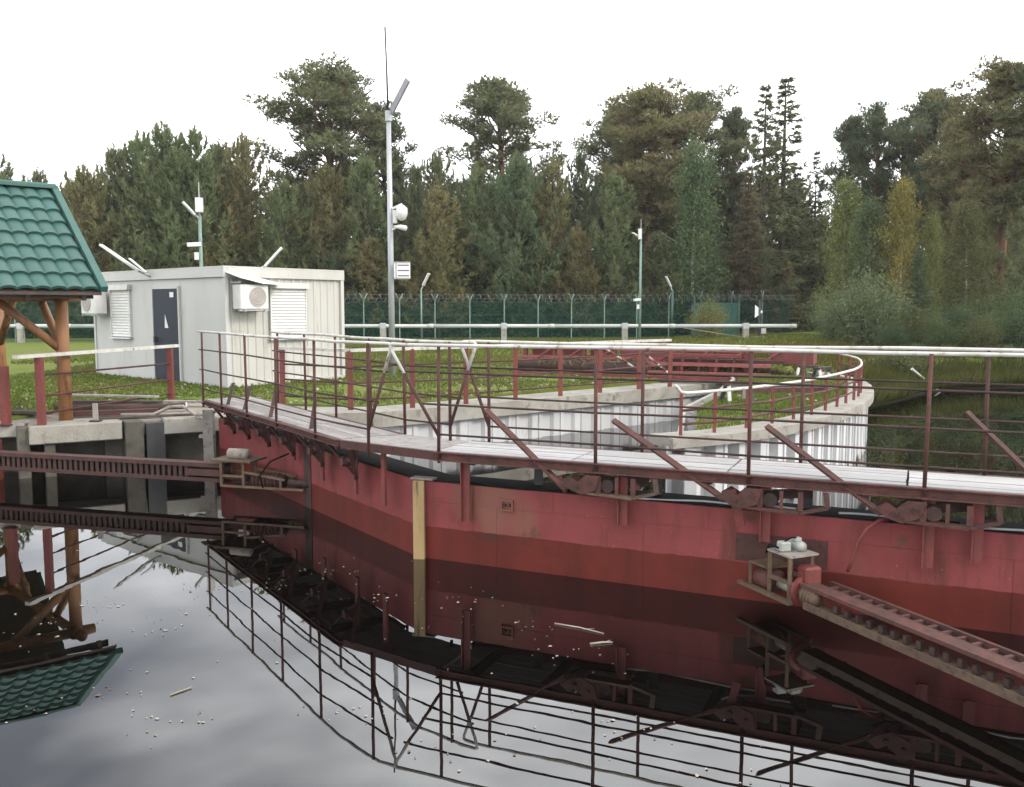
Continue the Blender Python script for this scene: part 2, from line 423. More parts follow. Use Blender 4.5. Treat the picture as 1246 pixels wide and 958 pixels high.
M['needles'] = foliage_material('pine_needles', (0.165, 0.19, 0.118), (0.20, 0.205, 0.132), 0.45, 0.45)
M['spruce'] = foliage_material('spruce_needles', (0.15, 0.17, 0.108), (0.18, 0.18, 0.118), 0.6, 0.45)
M['leaves'] = foliage_material('birch_leaves', (0.115, 0.14, 0.08), (0.145, 0.16, 0.088), 0.5, 0.4)
M['blades'] = foliage_material('grass_blades', (0.095, 0.14, 0.032), (0.15, 0.16, 0.052), 0.7, 0.35)


def mesh_fence_material():
    m = bpy.data.materials.new('green_welded_mesh'); m.use_nodes = True; t = m.node_tree; t.nodes.clear(); N = t.nodes.new; L = t.links.new
    out = N('ShaderNodeOutputMaterial'); d = N('ShaderNodeBsdfDiffuse'); d.inputs['Color'].default_value = (0.014, 0.05, 0.04, 1)
    tr = N('ShaderNodeBsdfTransparent'); ms = N('ShaderNodeMixShader'); ms.inputs[0].default_value = 0.36
    L(tr.outputs[0], ms.inputs[1]); L(d.outputs[0], ms.inputs[2]); L(ms.outputs[0], out.inputs['Surface'])
    return m


M['mesh'] = mesh_fence_material()

# ------------------------------------------------------------------ the setting: water, ground, quay
w = MB(); w.add([(-600, -300, 0), (600, -300, 0), (600, 700, 0), (-600, 700, 0)], [(0, 1, 2, 3)])
tag(w.build('water', water_material(), None, origin=(0, 0, 0)), kind='structure')

W2 = [(2.0, 11.09), (2.79, 11.5), (3.4, 11.98), (3.95, 12.5), (4.45, 13.05), (4.9, 13.65), (5.3, 14.2), (5.68, 14.8), (6.02, 15.35),
      (6.34, 15.95), (6.68, 16.65), (7.0, 17.4), (7.3, 18.2), (7.58, 19.0), (7.85, 20.0), (8.02, 21.0), (8.05, 22.0), (8.0, 23.0)]
W1 = [(-4.7, 15.5), (-2.3, 15.98), (-0.98, 17.0), (0.28, 18.1), (2.11, 19.7), (3.9, 21.3), (5.55, 22.8)]
SIDE = [(2.03, 11.09), (2.85, 15.0), (4.1, 18.0), (5.2, 21.2), (5.45, 22.7)]


def offset(path, d):
    """shift an open path to its left by d"""
    res = []
    for i, p in enumerate(path):
        a = Vector(path[max(i - 1, 0)]); b = Vector(path[min(i + 1, len(path) - 1)])
        t = (b - a).normalized(); res.append((p[0] - t.y * d, p[1] + t.x * d))
    return res


shore = [(8.4, 23.2), (9.4, 24.2), (10.8, 25.6), (12.9, 28.3), (14.4, 29.6), (17.3, 30.4), (24, 31.5), (40, 34), (120, 45), (400, 80)]
bound = [(-400, 12), (-30, 13.2), (-10.0, 14.4), (-8.3, 14.9), (-8.1, 16.5), (-6.6, 18.1), (-4.6, 17.3)] + offset(W1, 0.95)[1:] + \
        [(5.65, 22.5), (5.4, 21.1), (4.3, 17.9), (3.08, 14.9), (2.35, 11.6)] + offset(W2, 0.45)[1:-1] + shore
bound_far = [(400, 900), (-400, 900)]
poly = bound + bound_far
natA = np.array(shore)


def seg_dist(P, path):
    d = np.full(len(P), 1e9)
    for a, b in zip(path[:-1], path[1:]):
        a = np.array(a, float); b = np.array(b, float); ab = b - a
        t = np.clip(((P - a) @ ab) / (ab @ ab), 0, 1)
        d = np.minimum(d, np.hypot(*(P - (a + t[:, None] * ab)).T))
    return d


def inside(P, pg):
    x, y = P[:, 0], P[:, 1]; r = np.zeros(len(P), bool); n = len(pg)
    for i in range(n):
        x1, y1 = pg[i]; x2, y2 = pg[(i + 1) % n]
        if y1 == y2: continue
        r ^= ((y1 > y) != (y2 > y)) & (x < (x2 - x1) * (y - y1) / (y2 - y1) + x1)
    return r


def smooth(a, b, v):
    t = np.clip((v - a) / (b - a), 0, 1); return t * t * (3 - 2 * t)


def ground_z(P):
    P = np.atleast_2d(np.array(P, float)); x, y = P[:, 0], P[:, 1]
    z = 0.84 + 0.09 * smooth(17.5, 21, y) + 0.04 * smooth(24, 45, y)
    pen = smooth(-0.2, 0.4, x - 2.0 - np.interp(y, [11, 15, 18.0, 21.2, 23], [0, .85, 2.1, 3.2, 3.5])) * (1 - smooth(20.0, 23.0, y))
    z = z + pen * 0.17
    z = z + 0.035 * np.sin(x * 0.9 + 1.3) * np.sin(y * 0.7) * smooth(21, 26, y)
    ds = seg_dist(P, shore)
    sl = 0.10 + 0.36 * ds
    z = np.minimum(z + smooth(4, 12, ds) * smooth(6, 14, x) * 0.25, sl)
    return z


pts = []
for x0, x1, y0, y1, st in ((-14, 26, 11, 36, 0.8), (-40, 60, 36, 70, 3.0), (-390, 390, 70, 880, 60.0), (-40, -14, 14, 36, 3), (26, 60, 32, 36, 3)):
    for gx in np.arange(x0, x1, st):
        for gy in np.arange(y0, y1, st):
            pts.append((gx + rnd.uniform(-.2, .2) * st, gy + rnd.uniform(-.2, .2) * st))
P = np.array(pts)
P = P[inside(P, poly)]
P = P[seg_dist(P, poly + poly[:1]) > 0.25]
allv = [Vector(p) for p in poly] + [Vector(p) for p in P]
cv, ce, cf, *_ = delaunay_2d_cdt(allv, [], [list(range(len(poly)))[::1]], 1, 1e-5)
cva = np.array([(v.x, v.y) for v in cv]); cz = ground_z(cva)
gm = MB(); gm.v = [(p[0], p[1], z) for p, z in zip(cva, cz)]; gm.f = [tuple(f) for f in cf]
# banks: vertical behind the quays, sloping under the water at the natural shore
bz = ground_z(np.array(bound))
for i in range(len(bound) - 1):
    a, b = bound[i], bound[i + 1]
    nat = i >= len(bound) - len(shore)
    off = Vector((b[1] - a[1], -(b[0] - a[0]))).normalized() * (0.5 if nat else 0.0)
    zl = -0.6 if nat else -1.2
    gm.add([(a[0], a[1], bz[i]), (b[0], b[1], bz[i + 1]), (b[0] + off.x, b[1] + off.y, zl), (a[0] + off.x, a[1] + off.y, zl)], [(0, 3, 2, 1)])
M['ground'] = ground_material()
tag(gm.build('ground', M['ground'], None, smooth=True, origin=(0, 0, 0)), kind='structure')

# apron of worn concrete where the walkway lands
ap = MB().prism([(-8.35, 14.75), (-7.45, 14.3), (-5.45, 15.5), (-4.65, 15.85), (-2.6, 16.7), (-3.6, 17.15), (-4.6, 17.6), (-6.5, 18.4), (-8.2, 16.8)], 0.55, 0.80)
tag(ap.build('concrete_apron', M['apron'], None, bevel=0.01), kind='structure')

# concrete quay on the left: edge beams on columns over a dark recess
q = thing('concrete_quay', (-6.5, 14.6, 0), 'weathered concrete quay with edge beams on columns, below the gazebo', 'quay')


def edge_block(parent, a, b, wd, z0, z1, name='edge_beam', mat='concrete', bev=0.015):
    a = Vector(a); b = Vector(b); t = (b - a).normalized(); n = Vector((-t.y, t.x)) * wd
    return MB().prism([tuple(a), tuple(b), tuple(b + n), tuple(a + n)], z0, z1).build(name, M[mat], parent, bevel=bev)


edge_block(q, (-7.52, 13.95), (-6.36, 14.63), 0.62, 0.53, 0.82)
edge_block(q, (-6.33, 14.66), (-6.08, 14.81), 0.55, -0.9, 0.81, 'column', 'shadeconcrete')
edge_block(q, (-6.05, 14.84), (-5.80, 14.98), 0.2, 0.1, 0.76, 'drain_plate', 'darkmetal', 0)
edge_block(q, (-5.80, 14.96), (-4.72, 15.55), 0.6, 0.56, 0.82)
edge_block(q, (-7.38, 14.12), (-7.24, 14.20), 0.2, -0.9, 0.53, 'column', 'shadeconcrete')
edge_block(q, (-6.78, 14.9), (-6.4, 15.1), 0.25, -0.9, 0.54, 'column', 'shadeconcrete')
edge_block(q, (-5.1, 15.75), (-4.75, 15.95), 0.25, -0.9, 0.54, 'column', 'shadeconcrete')
edge_block(q, (-7.6, 14.78), (-4.66, 16.2), 0.25, -1.0, 0.55, 'back_wall', 'shadeconcrete')
edge_block(q, (-7.72, 13.96), (-7.56, 14.05), 0.75, -0.9, 0.8, 'side_wall', 'shadeconcrete')
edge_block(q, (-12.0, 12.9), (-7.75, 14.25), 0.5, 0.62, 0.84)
edge_block(q, (-12.0, 13.3), (-7.75, 14.7), 0.3, -1.0, 0.62, 'back_wall', 'shadeconcrete')


# sheet pile walls with concrete caps
def resample(path, step):
    out = []; P_ = [Vector(p) for p in path]; acc = 0.0
    for a, b in zip(P_[:-1], P_[1:]):
        L_ = (b - a).length; s = -acc if False else (step - acc if out else 0.0)
        if not out: out.append((a.copy(), (b - a).normalized())); s = step
        while s <= L_:
            out.append((a + (b - a) * (s / L_), (b - a).normalized())); s += step
        acc = L_ - (s - step)
    return out


def pile_mesh(width, depth, z0, z1, mat):
    m = MB()
    prof = [(0, 0), (0.16, 0), (0.24, 1), (0.60, 1), (0.68, 0), (1.0, 0)]
    w_ = width
    top = [(p[0] * w_, p[1] * depth) for p in prof]
    n = len(top)
    vs = [(x, y, z1) for x, y in top] + [(x, y, z0) for x, y in top]
    fs = [(i, i + n, i + n + 1, i + 1) for i in range(n - 1)]
    m.add(vs, fs)
    # interlock ridge
    m.box((0.0, -0.012, (z0 + z1) / 2), (0.035, 0.024, z1 - z0))
    return m.mesh('sheet_pile', M[mat])


def pile_wall(name, loc, label, path, cap_front, cap_w, zt, thick, step, depth, inset=0.12, mat='pilewall'):
    t = thing(name, loc, label, 'wall')
    me = pile_mesh(step, depth, -1.2, zt - thick + 0.02, mat)
    for p, d in resample(offset(path, inset), step):
        link('sheet_pile', me, t, (p.x, p.y, 0), (0, 0, math.atan2(d.y, d.x)))
    inner = offset(cap_front, cap_w)
    for i in range(len(cap_front) - 1):
        a, b, c, d = cap_front[i], cap_front[i + 1], inner[i + 1], inner[i]
        MB().prism([a, b, c, d], zt - thick, zt).build('cap_block', M['concrete'], t)
    return t


pile_wall('sheet_pile_wall', (0, 18, 0), 'pale grey sheet pile wall with wide concrete cap behind the walkway', W1, W1, 1.05, 0.82, 0.27, 0.62, 0.07, mat='pile')
pile_wall('sheet_pile_wall', (5.2, 14.2, 0), 'curved white and grey ribbed sheet pile wall under the low curved railing', W2, W2, 0.5, 1.05, 0.13, 0.46, 0.17)
pile_wall('sheet_pile_wall', (3, 16, 0), 'return sheet pile wall of the grassy pier, seen edge-on', SIDE[::-1], [(5.42, 22.6), (5.17, 21.15), (4.07, 17.95), (2.83, 14.95), (2.05, 11.2)], 0.07, 1.02, 0.12, 0.5, 0.14, mat='pile')


# ------------------------------------------------------------------ railings
def rail_run(parent, pts, r, mat, name='rail', n=8):
    return MB().tube(pts, r, n).build(name, M[mat], parent, smooth=True)


def railing(name, label, feet, h, top_r, rails, post_w, top_mat='whiterail', rail_mat='rust', post_mat='red', top_pts=None, flat_top=False, group=None):
    t = thing(name, feet[0], label, 'railing', group)
    for f in feet:
        f = Vector(f)
        j = Vector((rnd.uniform(-.012, .012), rnd.uniform(-.012, .012), 0))
        MB().bar(f, f + Vector((0, 0, h - 0.01)) + j, post_w, post_w, (0, 1, 0)).build('post', M[post_mat], t)
    tp = top_pts or [Vector(f) + Vector((0, 0, h)) for f in feet]
    if flat_top:
        m = MB()
        for a, b in zip(tp[:-1], tp[1:]): m.bar(a, b, 0.09, 0.055)
        m.build('top_rail', M[top_mat], t)
    else: rail_run(t, tp, top_r, top_mat, 'top_rail')
    for z in rails:
        rail_run(t, [Vector(f) + Vector((0, 0, z + rnd.uniform(-.012, .012))) for f in feet], 0.017, rail_mat)
    return t


railing('quay_railing', 'red post railing with flat white top rail in front of the gazebo', [(-7.44, 14.2, 0.8), (-6.72, 17.75, 0.78)], 1.1, 0.03, (0.2, 0.48, 0.8), 0.10,
        flat_top=True, top_pts=[Vector((-7.54, 13.7, 1.92)), Vector((-6.66, 18.0, 1.92))])
railing('quay_railing', 'red post railing with flat white top rail along the wide concrete cap',
        [(-4.41, 17.3, 0.8), (-2.93, 16.35, 0.80), (-1.85, 16.72, 0.82), (-0.89, 17.4, 0.82), (0.07, 18.2, 0.82), (1.02, 18.98, 0.82), (1.93, 19.75, 0.82), (2.9, 20.6, 0.82), (3.72, 21.25, 0.82)],
        1.1, 0.03, (0.2, 0.5, 0.8), 0.09, flat_top=True)
w2feet = [(2.14, 11.38), (2.63, 11.66), (3.16, 12.1), (3.65, 12.6), (4.1, 13.08), (4.54, 13.62), (4.95, 14.2), (5.33, 14.75), (5.68, 15.3), (6.02, 15.85),
          (6.35, 16.5), (6.66, 17.2), (6.95, 17.95), (7.22, 18.7), (7.46, 19.5), (7.64, 20.4), (7.72, 21.3)]
wf = [Vector((x, y, 1.05)) for x, y in w2feet]
tp = [Vector((2.06, 11.40, 1.69)), Vector((2.10, 11.40, 1.65)), Vector((2.14, 11.39, 1.60)), Vector((2.22, 11.42, 1.585))] + [f + Vector((0, 0, 0.54)) for f in wf[1:]]
railing('low_railing', 'low red railing with curved white top pipe following the curved wall', wf, 0.54, 0.022, (0.15, 0.32), 0.038, top_pts=tp)

# ------------------------------------------------------------------ floating barrier: two pontoon hulls carrying a walkway
DZ = 1.2
uR = Vector((0.9105, -0.4135)); nR = Vector((0.4135, 0.9105))
A_R = Vector((-0.78, 9.20))
A_L = Vector((-1.57, 9.50)); B_L = Vector((-4.95, 14.50))
uL = (B_L - A_L).normalized(); nL = Vector((uL.y, -uL.x))
LEN_R, LEN_L = 8.6, (B_L - A_L).length
WD = 0.76


def R3(s, n, z): p = A_R + uR * s + nR * n; return Vector((p.x, p.y, z))
def R3c(s, n, z): p = A_R + uR * s + nR * n; return Vector((p.x, p.y, z + .03))
def L3(s, n, z): p = A_L + uL * s + nL * n; return Vector((p.x, p.y, z))


def hull_box(parent, a, b, na, depth, z0, z1, plates, topmat='black'):
    """hull core with welded skin plates on the water side"""
    a = Vector(a); b = Vector(b); d = (b - a); Ls = d.length; d.normalize(); na = Vector(na)
    core = [tuple(a), tuple(b), tuple(b + na * depth), tuple(a + na * depth)]
    h = MB().prism(core, z0, z1).build('hull', M['hull'], parent)
    top = [tuple(a + na * 0.02), tuple(b + na * 0.02), tuple(b + na * (depth - .02)), tuple(a + na * (depth - .02))]
    MB().prism(top, z1 + 0.002, z1 + 0.014).build('hull_deck', M[topmat], h)
    for (s0, s1, p0, p1) in plates:
        s0 = max(0.004, s0); s1 = min(Ls - 0.004, s1)
        q0 = a + d * (s0 + 0.0018); q1 = a + d * (s1 - 0.0018); pr = -na * 0.005
        MB().prism([tuple(q0 + pr), tuple(q1 + pr), tuple(q1), tuple(q0)], p0 + 0.0018, p1 - 0.0018).build('hull_plate', M['hull'], h)
    return h


HKx = Vector((-1.0, 9.5))
hull_end_R = HKx + uR * 9.0
bR = thing('floating_barrier', (2.5, 8.0, 0), 'long red floating barrier pontoon with plank walkway, right of the yellow timber post', 'pontoon')
plR = []
for i, s in enumerate(np.arange(0, 9.0, 1.55)):
    plR.append((s, s + 1.55, 0.62, 0.83))
    plR.append((s - 0.62, s + 0.93, -0.3, 0.62))
hR = hull_box(bR, HKx, hull_end_R, nR, 0.42, -0.5, 0.83, plR)

bL = thing('floating_barrier', (-2.8, 12.0, 0), 'short red floating barrier pontoon with plank walkway, reaching the quay by the container', 'pontoon')
HLe = Vector((-4.9, 15.0)); dL = (HLe - HKx).normalized(); nHL = Vector((dL.y, -dL.x))
plL = []
for i, s in enumerate(np.arange(0, 6.8, 2.1)):
    plL.append((s, s + 2.1, -0.3, 0.83))
hull_box(bL, HLe, HKx - Vector((0.012, -0.016)), nHL, 0.45, -0.5, 0.828, [(6.74 - b, 6.74 - a, c, d) for a, b, c, d in plL])
# brown repair plate near the joint and at the right
pp = HKx + dL * 3.1; pq = HKx + dL * 2.86
MB().prism([tuple(pp - nHL * 0.016), tuple(pq - nHL * 0.016), tuple(pq - nHL * 0.008), tuple(pp - nHL * 0.008)], -0.2, 0.82).build('joint_plate', M['rustdark'], bL)
s0 = 2.05
for sa, sb, za, zb in ((3.35, 4.15, 0.36, 0.615),):
    a = HKx + uR * sa; b = HKx + uR * sb
    MB().prism([tuple(a - nR * 0.013), tuple(b - nR * 0.013), tuple(b - nR * 0.008), tuple(a - nR * 0.008)], za, zb).build('repair_plate', M['rust'], bR)
# small hatch frame with bolts
a = HKx + uR * 0.98
hb = MB()
for (x0, x1, z0, z1) in ((0, .14, .70, .72), (0, .14, .60, .62), (0, .018, .62, .70), (.122, .14, .62, .70)):
    p0 = a + uR * x0; p1 = a + uR * x1
    hb.prism([tuple(p0 - nR * .03), tuple(p1 - nR * .03), tuple(p1 - nR * .006), tuple(p0 - nR * .006)], z0, z1)
hb.build('hatch_frame', M['hull'], bR)
for k in (0.045, 0.095):
    p = a + uR * k
    MB().tube([(p.x, p.y, .66), (p.x - nR.x * .035, p.y - nR.y * .035, .66)], 0.016).build('bolt', M['rust'], bR)


def deck(parent, F3, L_, n0, n1, seg, first=0.0, ch=0.092, pm='plank'):
    dk = MB()
    ang_v = F3(1, 0, 0) - F3(0, 0, 0); ang = math.atan2(ang_v.y, ang_v.x)
    nside = (F3(0, 1, 0) - F3(0, 0, 0)); flip = 1 if (Vector((-ang_v.y, ang_v.x)).dot(nside.xy) > 0) else -1
    npl = 6; wpl = (n1 - n0 - 0.02) / npl
    me = MB().box((0.5, 0, 0), (1, 1, 1)).mesh('plank', M[pm])
    s = first
    while s < L_ - 0.05:
        e = min(s + seg, L_)
        for k in range(npl):
            nn = n0 + 0.01 + wpl * (k + 0.5)
            p = F3(s + 0.006 + rnd.uniform(0, .006), nn, DZ - 0.016 + rnd.uniform(-.003, .003))
            link('plank', me, parent, p, (rnd.uniform(-.006, .006), rnd.uniform(-.001, .001), ang), (e - s - 0.014 - rnd.uniform(0, .008), wpl - 0.009, 0.032))
        s = e
    # channels and cross bearers
    for nn, nm in ((n0 - 0.012, 'front_channel'), (n1 + 0.012, 'rear_channel')):
        c = MB()
        c.bar(F3(first, nn, DZ - .005 - ch / 2), F3(L_, nn, DZ - .005 - ch / 2), 0.012, ch)
        sg = 1 if nm == 'front_channel' else -1
        for zz in (DZ - 0.01, DZ - ch):
            c.bar(F3(first, nn - sg * 0.026, zz), F3(L_, nn - sg * 0.026, zz), 0.04, 0.012)
        c.build(nm, M['rust'], parent)
    k = first + 0.4
    while k < L_:
        MB().bar(F3(k, n0, DZ - 0.085), F3(k, n1, DZ - 0.085), 0.06, 0.08).build('cross_bearer', M['rustdark'], parent)
        k += 0.8


JS = 0.62          # the left deck ends here; a wedge plate bridges the rest of the bend
deck(bR, R3, LEN_R, 0, WD, 1.48, 0.0)
deck(bL, L3, LEN_L, 0, WD, 1.40, JS, .072, 'plankdull')
# wedge plate joining both decks
rr0 = R3(-.01, WD, 0); ll0 = L3(JS - .01, WD, 0); ra = R3(-0.01, 0, 0); la = L3(JS - 0.01, 0, 0)
MB().prism([(la.x, la.y), (ra.x, ra.y), (rr0.x, rr0.y), (ll0.x, ll0.y)], DZ - 0.05, DZ - 0.002).build('hinge_plate', M['plankdull'], bR)
MB().bar((la.x, la.y - .01, DZ - 0.055), (ra.x, ra.y - .01, DZ - 0.055), 0.02, 0.09).build('joint_channel', M['rust'], bR)


def walk_railing(parent, F3, front, rear, f_end, r_end, f_start, r_start, sgn):
    """front / rear: post stations; *_start: station of the overhanging end with its slanting return"""
    H = 1.09
    for st, n, end, start in ((front, -0.035, f_end, f_start), (rear, WD + 0.035, r_end, r_start)):
        lean = []
        for s in st:
            a = F3(s, n, DZ - 0.12); b = F3(s + rnd.uniform(-.012, .012), n + rnd.uniform(-.01, .01), DZ + H)
            lean.append(b)
            MB().tube([a, b], 0.0175, 8).build('post', M['rust'], parent, smooth=True)
        # white top pipe, bent sharply into a slanting end brace
        s1 = st[0]
        a = F3(start, n, DZ + H - 0.035); b = F3(s1, n, DZ + 0.16); mid = a.lerp(b, 0.30)
        tp = [mid, a.lerp(b, .04), F3(start + .004, n, DZ + H - .012), F3(start + .03, n, DZ + H)]
        run = [F3(s, n + rnd.uniform(-.008, .008), DZ + H + rnd.uniform(-.008, .008)) for s in np.linspace(start + 0.2, end, 9)]
        rail_run(parent, tp + run, 0.0175, 'whiterail', 'top_rail')
        rail_run(parent, [mid, b], 0.018, 'rust', 'end_brace')
        for z in (0.80, 0.48, 0.17):
            s_in = start + (s1 - start) * (1.09 - .14 - z) / (1.09 - .14 - .16) if z < 0.95 else start
            s_in = min(s_in, s1) if sgn > 0 else s_in
            ps = [F3(s, n + 0.012, DZ + z + rnd.uniform(-.008, .008)) for s in [s_in] + list(st[1:]) + ([end] if end > st[-1] + .05 else [])]
            rail_run(parent, ps, 0.0115, 'rustdark', 'rail', 6)


walk_railing(bR, R3, [0.05, 1.74, 3.16, 4.57, 6.1, 7.7], [0.22, 1.95, 3.5, 5.05, 6.6, 8.2], 8.6, 8.6, -0.52, -0.12, 1)
def L3r(s, n, z): return L3(s, n + (.10 * max(0.0, 1 - s / JS) if s >= 0 else .10 - .5 * s), z)


walk_railing(bL, L3r, [0.02, 1.28, 2.6, 3.8, 5.0, 6.0], [-.15, 0.6, 1.5, 2.6, 3.7, 4.85], 6.2, 5.1, -0.27, -0.45, 1)

# hangers from deck channel to hull, right section
hang = [(0.30, 0.47), (1.98, 0.60), (3.30, 0.58), (4.62, 0.5), (4.98, 0.58), (6.4, 0.55), (7.8, 0.55)]
for s, zb in hang:
    a = R3(s, 0.02, DZ - 0.1); b = R3(s, 0.09, zb)
    m = MB()
    m.bar(R3(s, 0.085, DZ - 0.092), R3(s, 0.085, zb), 0.085, 0.014, tuple((nR.x, nR.y, 0)))
    m.bar(R3(s - .04, 0.065, DZ - 0.092), R3(s - .04, 0.065, zb), 0.012, 0.05, tuple((nR.x, nR.y, 0)))
    m.build('hanger', M['red'], bR)
for s in (0.95, 2.2, 3.6, 5.5, 7.0):
    MB().bar(R3(s, 0.46, DZ - 0.092), R3(s, 0.46, 0.84), 0.09, 0.09, (0, 1, 0)).build('leg', M['darkmetal'], bR)
for s in (0.15, 0.9, 1.9, 2.9):
    MB().bar(L3(s, 0.30, DZ - 0.092), L3(s, 0.30, 0.50 if s < 2 else 0.62), 0.085, 0.03, tuple((nL.x, nL.y, 0))).build('hanger', M['red'], bL)
# triangular consoles under the left deck
for s in (0.75, 1.75, 2.75, 3.7, 4.6, 5.3):
    m = MB()
    m.bar(L3(s, 0.0, DZ - 0.11), L3(s, 0.40, DZ - 0.11), 0.05, 0.05)
    m.bar(L3(s + .32, 0.02, DZ - 0.09), L3(s + .02, 0.22, 0.76), 0.05, 0.014)
    m.bar(L3(s - .32, 0.02, DZ - 0.09), L3(s - .02, 0.22, 0.76), 0.05, 0.014)
    m.bar(L3(s, 0.20, DZ - 0.11), L3(s, 0.24, 0.70), 0.014, 0.09)
    m.bar(L3(s - .22, 0.16, .93), L3(s + .22, 0.16, .93), 0.03, 0.04)
    m.build('console', M['rust'], bL)
    MB().tube([L3(s + .1, 0.10, 0.90), L3(s + .1, 0.24, 0.90)], 0.055, 10).build('roller', M['rust'], bL)
# leaning levers along both decks, each ending in a clamp under the walkway
lever_s = [(0.52, 1.46, 0.44, 0.93), (1.86, 2.95, 0.40, 0.98), (3.28, 4.25, 0.42, 0.97), (4.86, 5.75, 0.62, 0.95)]
for i, (sa, sb, za, zb) in enumerate(lever_s):
    lv = MB(); a = R3(sa, 0.12 if i else 0.1, DZ + za); b = R3(sb, -0.075, zb)
    lv.bar(a, b, 0.012, 0.062, (nR.x, nR.y, 0.6)); lv.bar(a + Vector((0, 0, -.024)), b + Vector((0, 0, -.024)), 0.05, 0.012, (0, 0, 1))
    o = lv.build('lever', M['rust'], bR)
    # clamp: two cheek plates, pin, roller and shoe
    c = sb + 0.10
    for n_ in (-0.10, 0.08):
        MB().plate([R3c(c - .15, n_, .97), R3c(c - .06, n_, 1.03), R3c(c + .02, n_, .985), R3c(c + .10, n_, 1.055), R3c(c + .24, n_, 1.055), R3c(c + .20, n_, .92), R3c(c + .06, n_, .865), R3c(c - .04, n_, .90)], (nR.x * .014, nR.y * .014, 0)).build('cheek_plate', M['rust'], bR)
    MB().tube([R3c(c + .01, -.135, .945), R3c(c + .01, .12, .945)], 0.022, 8).build('pin', M['rustdark'], bR)
    MB().tube([R3c(c + .15, -.125, .99), R3c(c + .15, -.10, .99)], 0.018, 6).build('bolt', M['rustdark'], bR)
    MB().tube([R3c(c + .30, -.05, .955), R3c(c + .30, .10, .955)], 0.062, 14).build('roller', M['rustdark'], bR)
    for ds, w_ in ((.22, .05), (.40, .03), (.56, .045)):
        MB().bar(R3c(c + ds, -.07, 1.05), R3c(c + ds, -.07, .89), w_, .012, (nR.x, nR.y, 0)).build('strap', M['rust'], bR)
    MB().bar(R3c(c + .10, -.03, .880), R3c(c + .56, -.05, .868), 0.12, 0.022).build('tray', M['rustyellow'] if i == 0 else M['rust'], bR)
    hk = MB(); hk.bar(R3c(c + .56, -.06, .87), R3c(c + .78, -.05, .93), 0.05, 0.028); hk.bar(R3c(c + .78, -.05, .925), R3c(c + .76, -.04, 1.06), 0.045, 0.028)
    hk.build('hook', M['rustyellow'] if i == 0 else M['rust'], bR)
    MB().bar(R3c(c + .2, .06, .98), R3c(c + .62, .25, .99), 0.03, 0.08).build('guide_bar', M['rustdark'], bR)
    MB().tube([R3c(c - .10, .05, .90), R3c(c - .0, .12, .87), R3c(c + .2, .16, .862), R3c(c + .5, .15, .86)], .010, 6).build('cable', M['galv' if i % 2 else 'black'], bR, smooth=True)
MB().bar(R3(3.02, -0.05, 1.05), R3(3.10, -0.0, 0.72), 0.075, 0.02, (nR.x, nR.y, 0)).build('hanger', M['red'], bR)
# levers lying slanted on the left deck
for s in (1.55, 3.0, 4.1, 4.9):
    MB().bar(L3(s + .42, 0.25, DZ + .30), L3(s - .12, -0.05, DZ - .12), 0.012, 0.05, (nL.x, nL.y, .5)).build('lever', M['rustdark'], bL)
# cables and hoses along the hull top
for k, (s0_, s1_, zz) in enumerate(((2.0, 3.3, .855), (3.9, 5.0, .865), (5.0, 8.2, .86), (0.3, 2.0, .85))):
    ps = [R3(s, 0.2 + .04 * math.sin(3 * s + k), zz + .012 * math.sin(5 * s)) for s in np.linspace(s0_, s1_, 12)]
    MB().tube(ps, 0.011, 6).build('cable', M['galv'] if k != 3 else M['black'], bR, smooth=True)
hp = [R3(4.32, .2, .86), R3(4.24, .1, .865), R3(4.15, .055, .80), R3(4.08, .05, .68), R3(4.04, .05, .52), R3(4.0, .06, .40)]
MB().tube(hp, 0.016, 8).build('hose', M['hull'], bR, smooth=True)
MB().box(R3(4.42, .2, .93), (.16, .12, .10), Matrix.Rotation(-0.43, 3, 'Z')).build('junction_box', M['greywood'], bR, bevel=.01)
MB().box(R3(5.52, .12, .99), (.09, .06, .08), Matrix.Rotation(-0.43, 3, 'Z')).build('junction_box', M['whiteplastic'], bR, bevel=.01)
# triangular sheet at the quay end of the left deck
MB().bar(L3(LEN_L + .02, -.1, DZ - .03), L3(LEN_L + .02, .9, DZ - .03), .25, .02).build('landing_sheet', M['greywood'], bL)

# yellowish timber post standing at the joint of the two pontoons
tq = thing('timber_post', (-0.985, 9.42, 0), 'yellowish square timber post standing in the water against the red hull', 'post')
MB().box((-0.985, 9.44, 0.17), (0.122, 0.075, 1.34), Matrix.Rotation(-.1, 3, 'Z')).build('shaft', M['wood'], tq, bevel=.006)
MB().box((-0.94, 9.50, 0.856), (.26, .12, .018), Matrix.Rotation(-.35, 3, 'Z')).build('cap_board', M['greywood'], tq)

# guide pile between quay and pontoon
gp = thing('guide_pile', (-5.05, 14.95, 0), 'pale weathered guide pile between quay and red pontoon', 'pile')
g1 = MB(); g1.bar((-5.06, 14.93, -.8), (-5.06, 14.93, .98), .17, .02, (0, 1, 0)); g1.build('flange', M['greywood'], gp)
g1 = MB(); g1.bar((-5.02, 15.04, -.8), (-5.02, 15.04, .96), .02, .2, (0, 1, 0)); g1.build('web', M['greywood'], gp)
g1 = MB(); g1.bar((-5.24, 15.08, .52), (-5.0, 15.0, .52), .1, .06); g1.build('bracket', M['greywood'], gp)

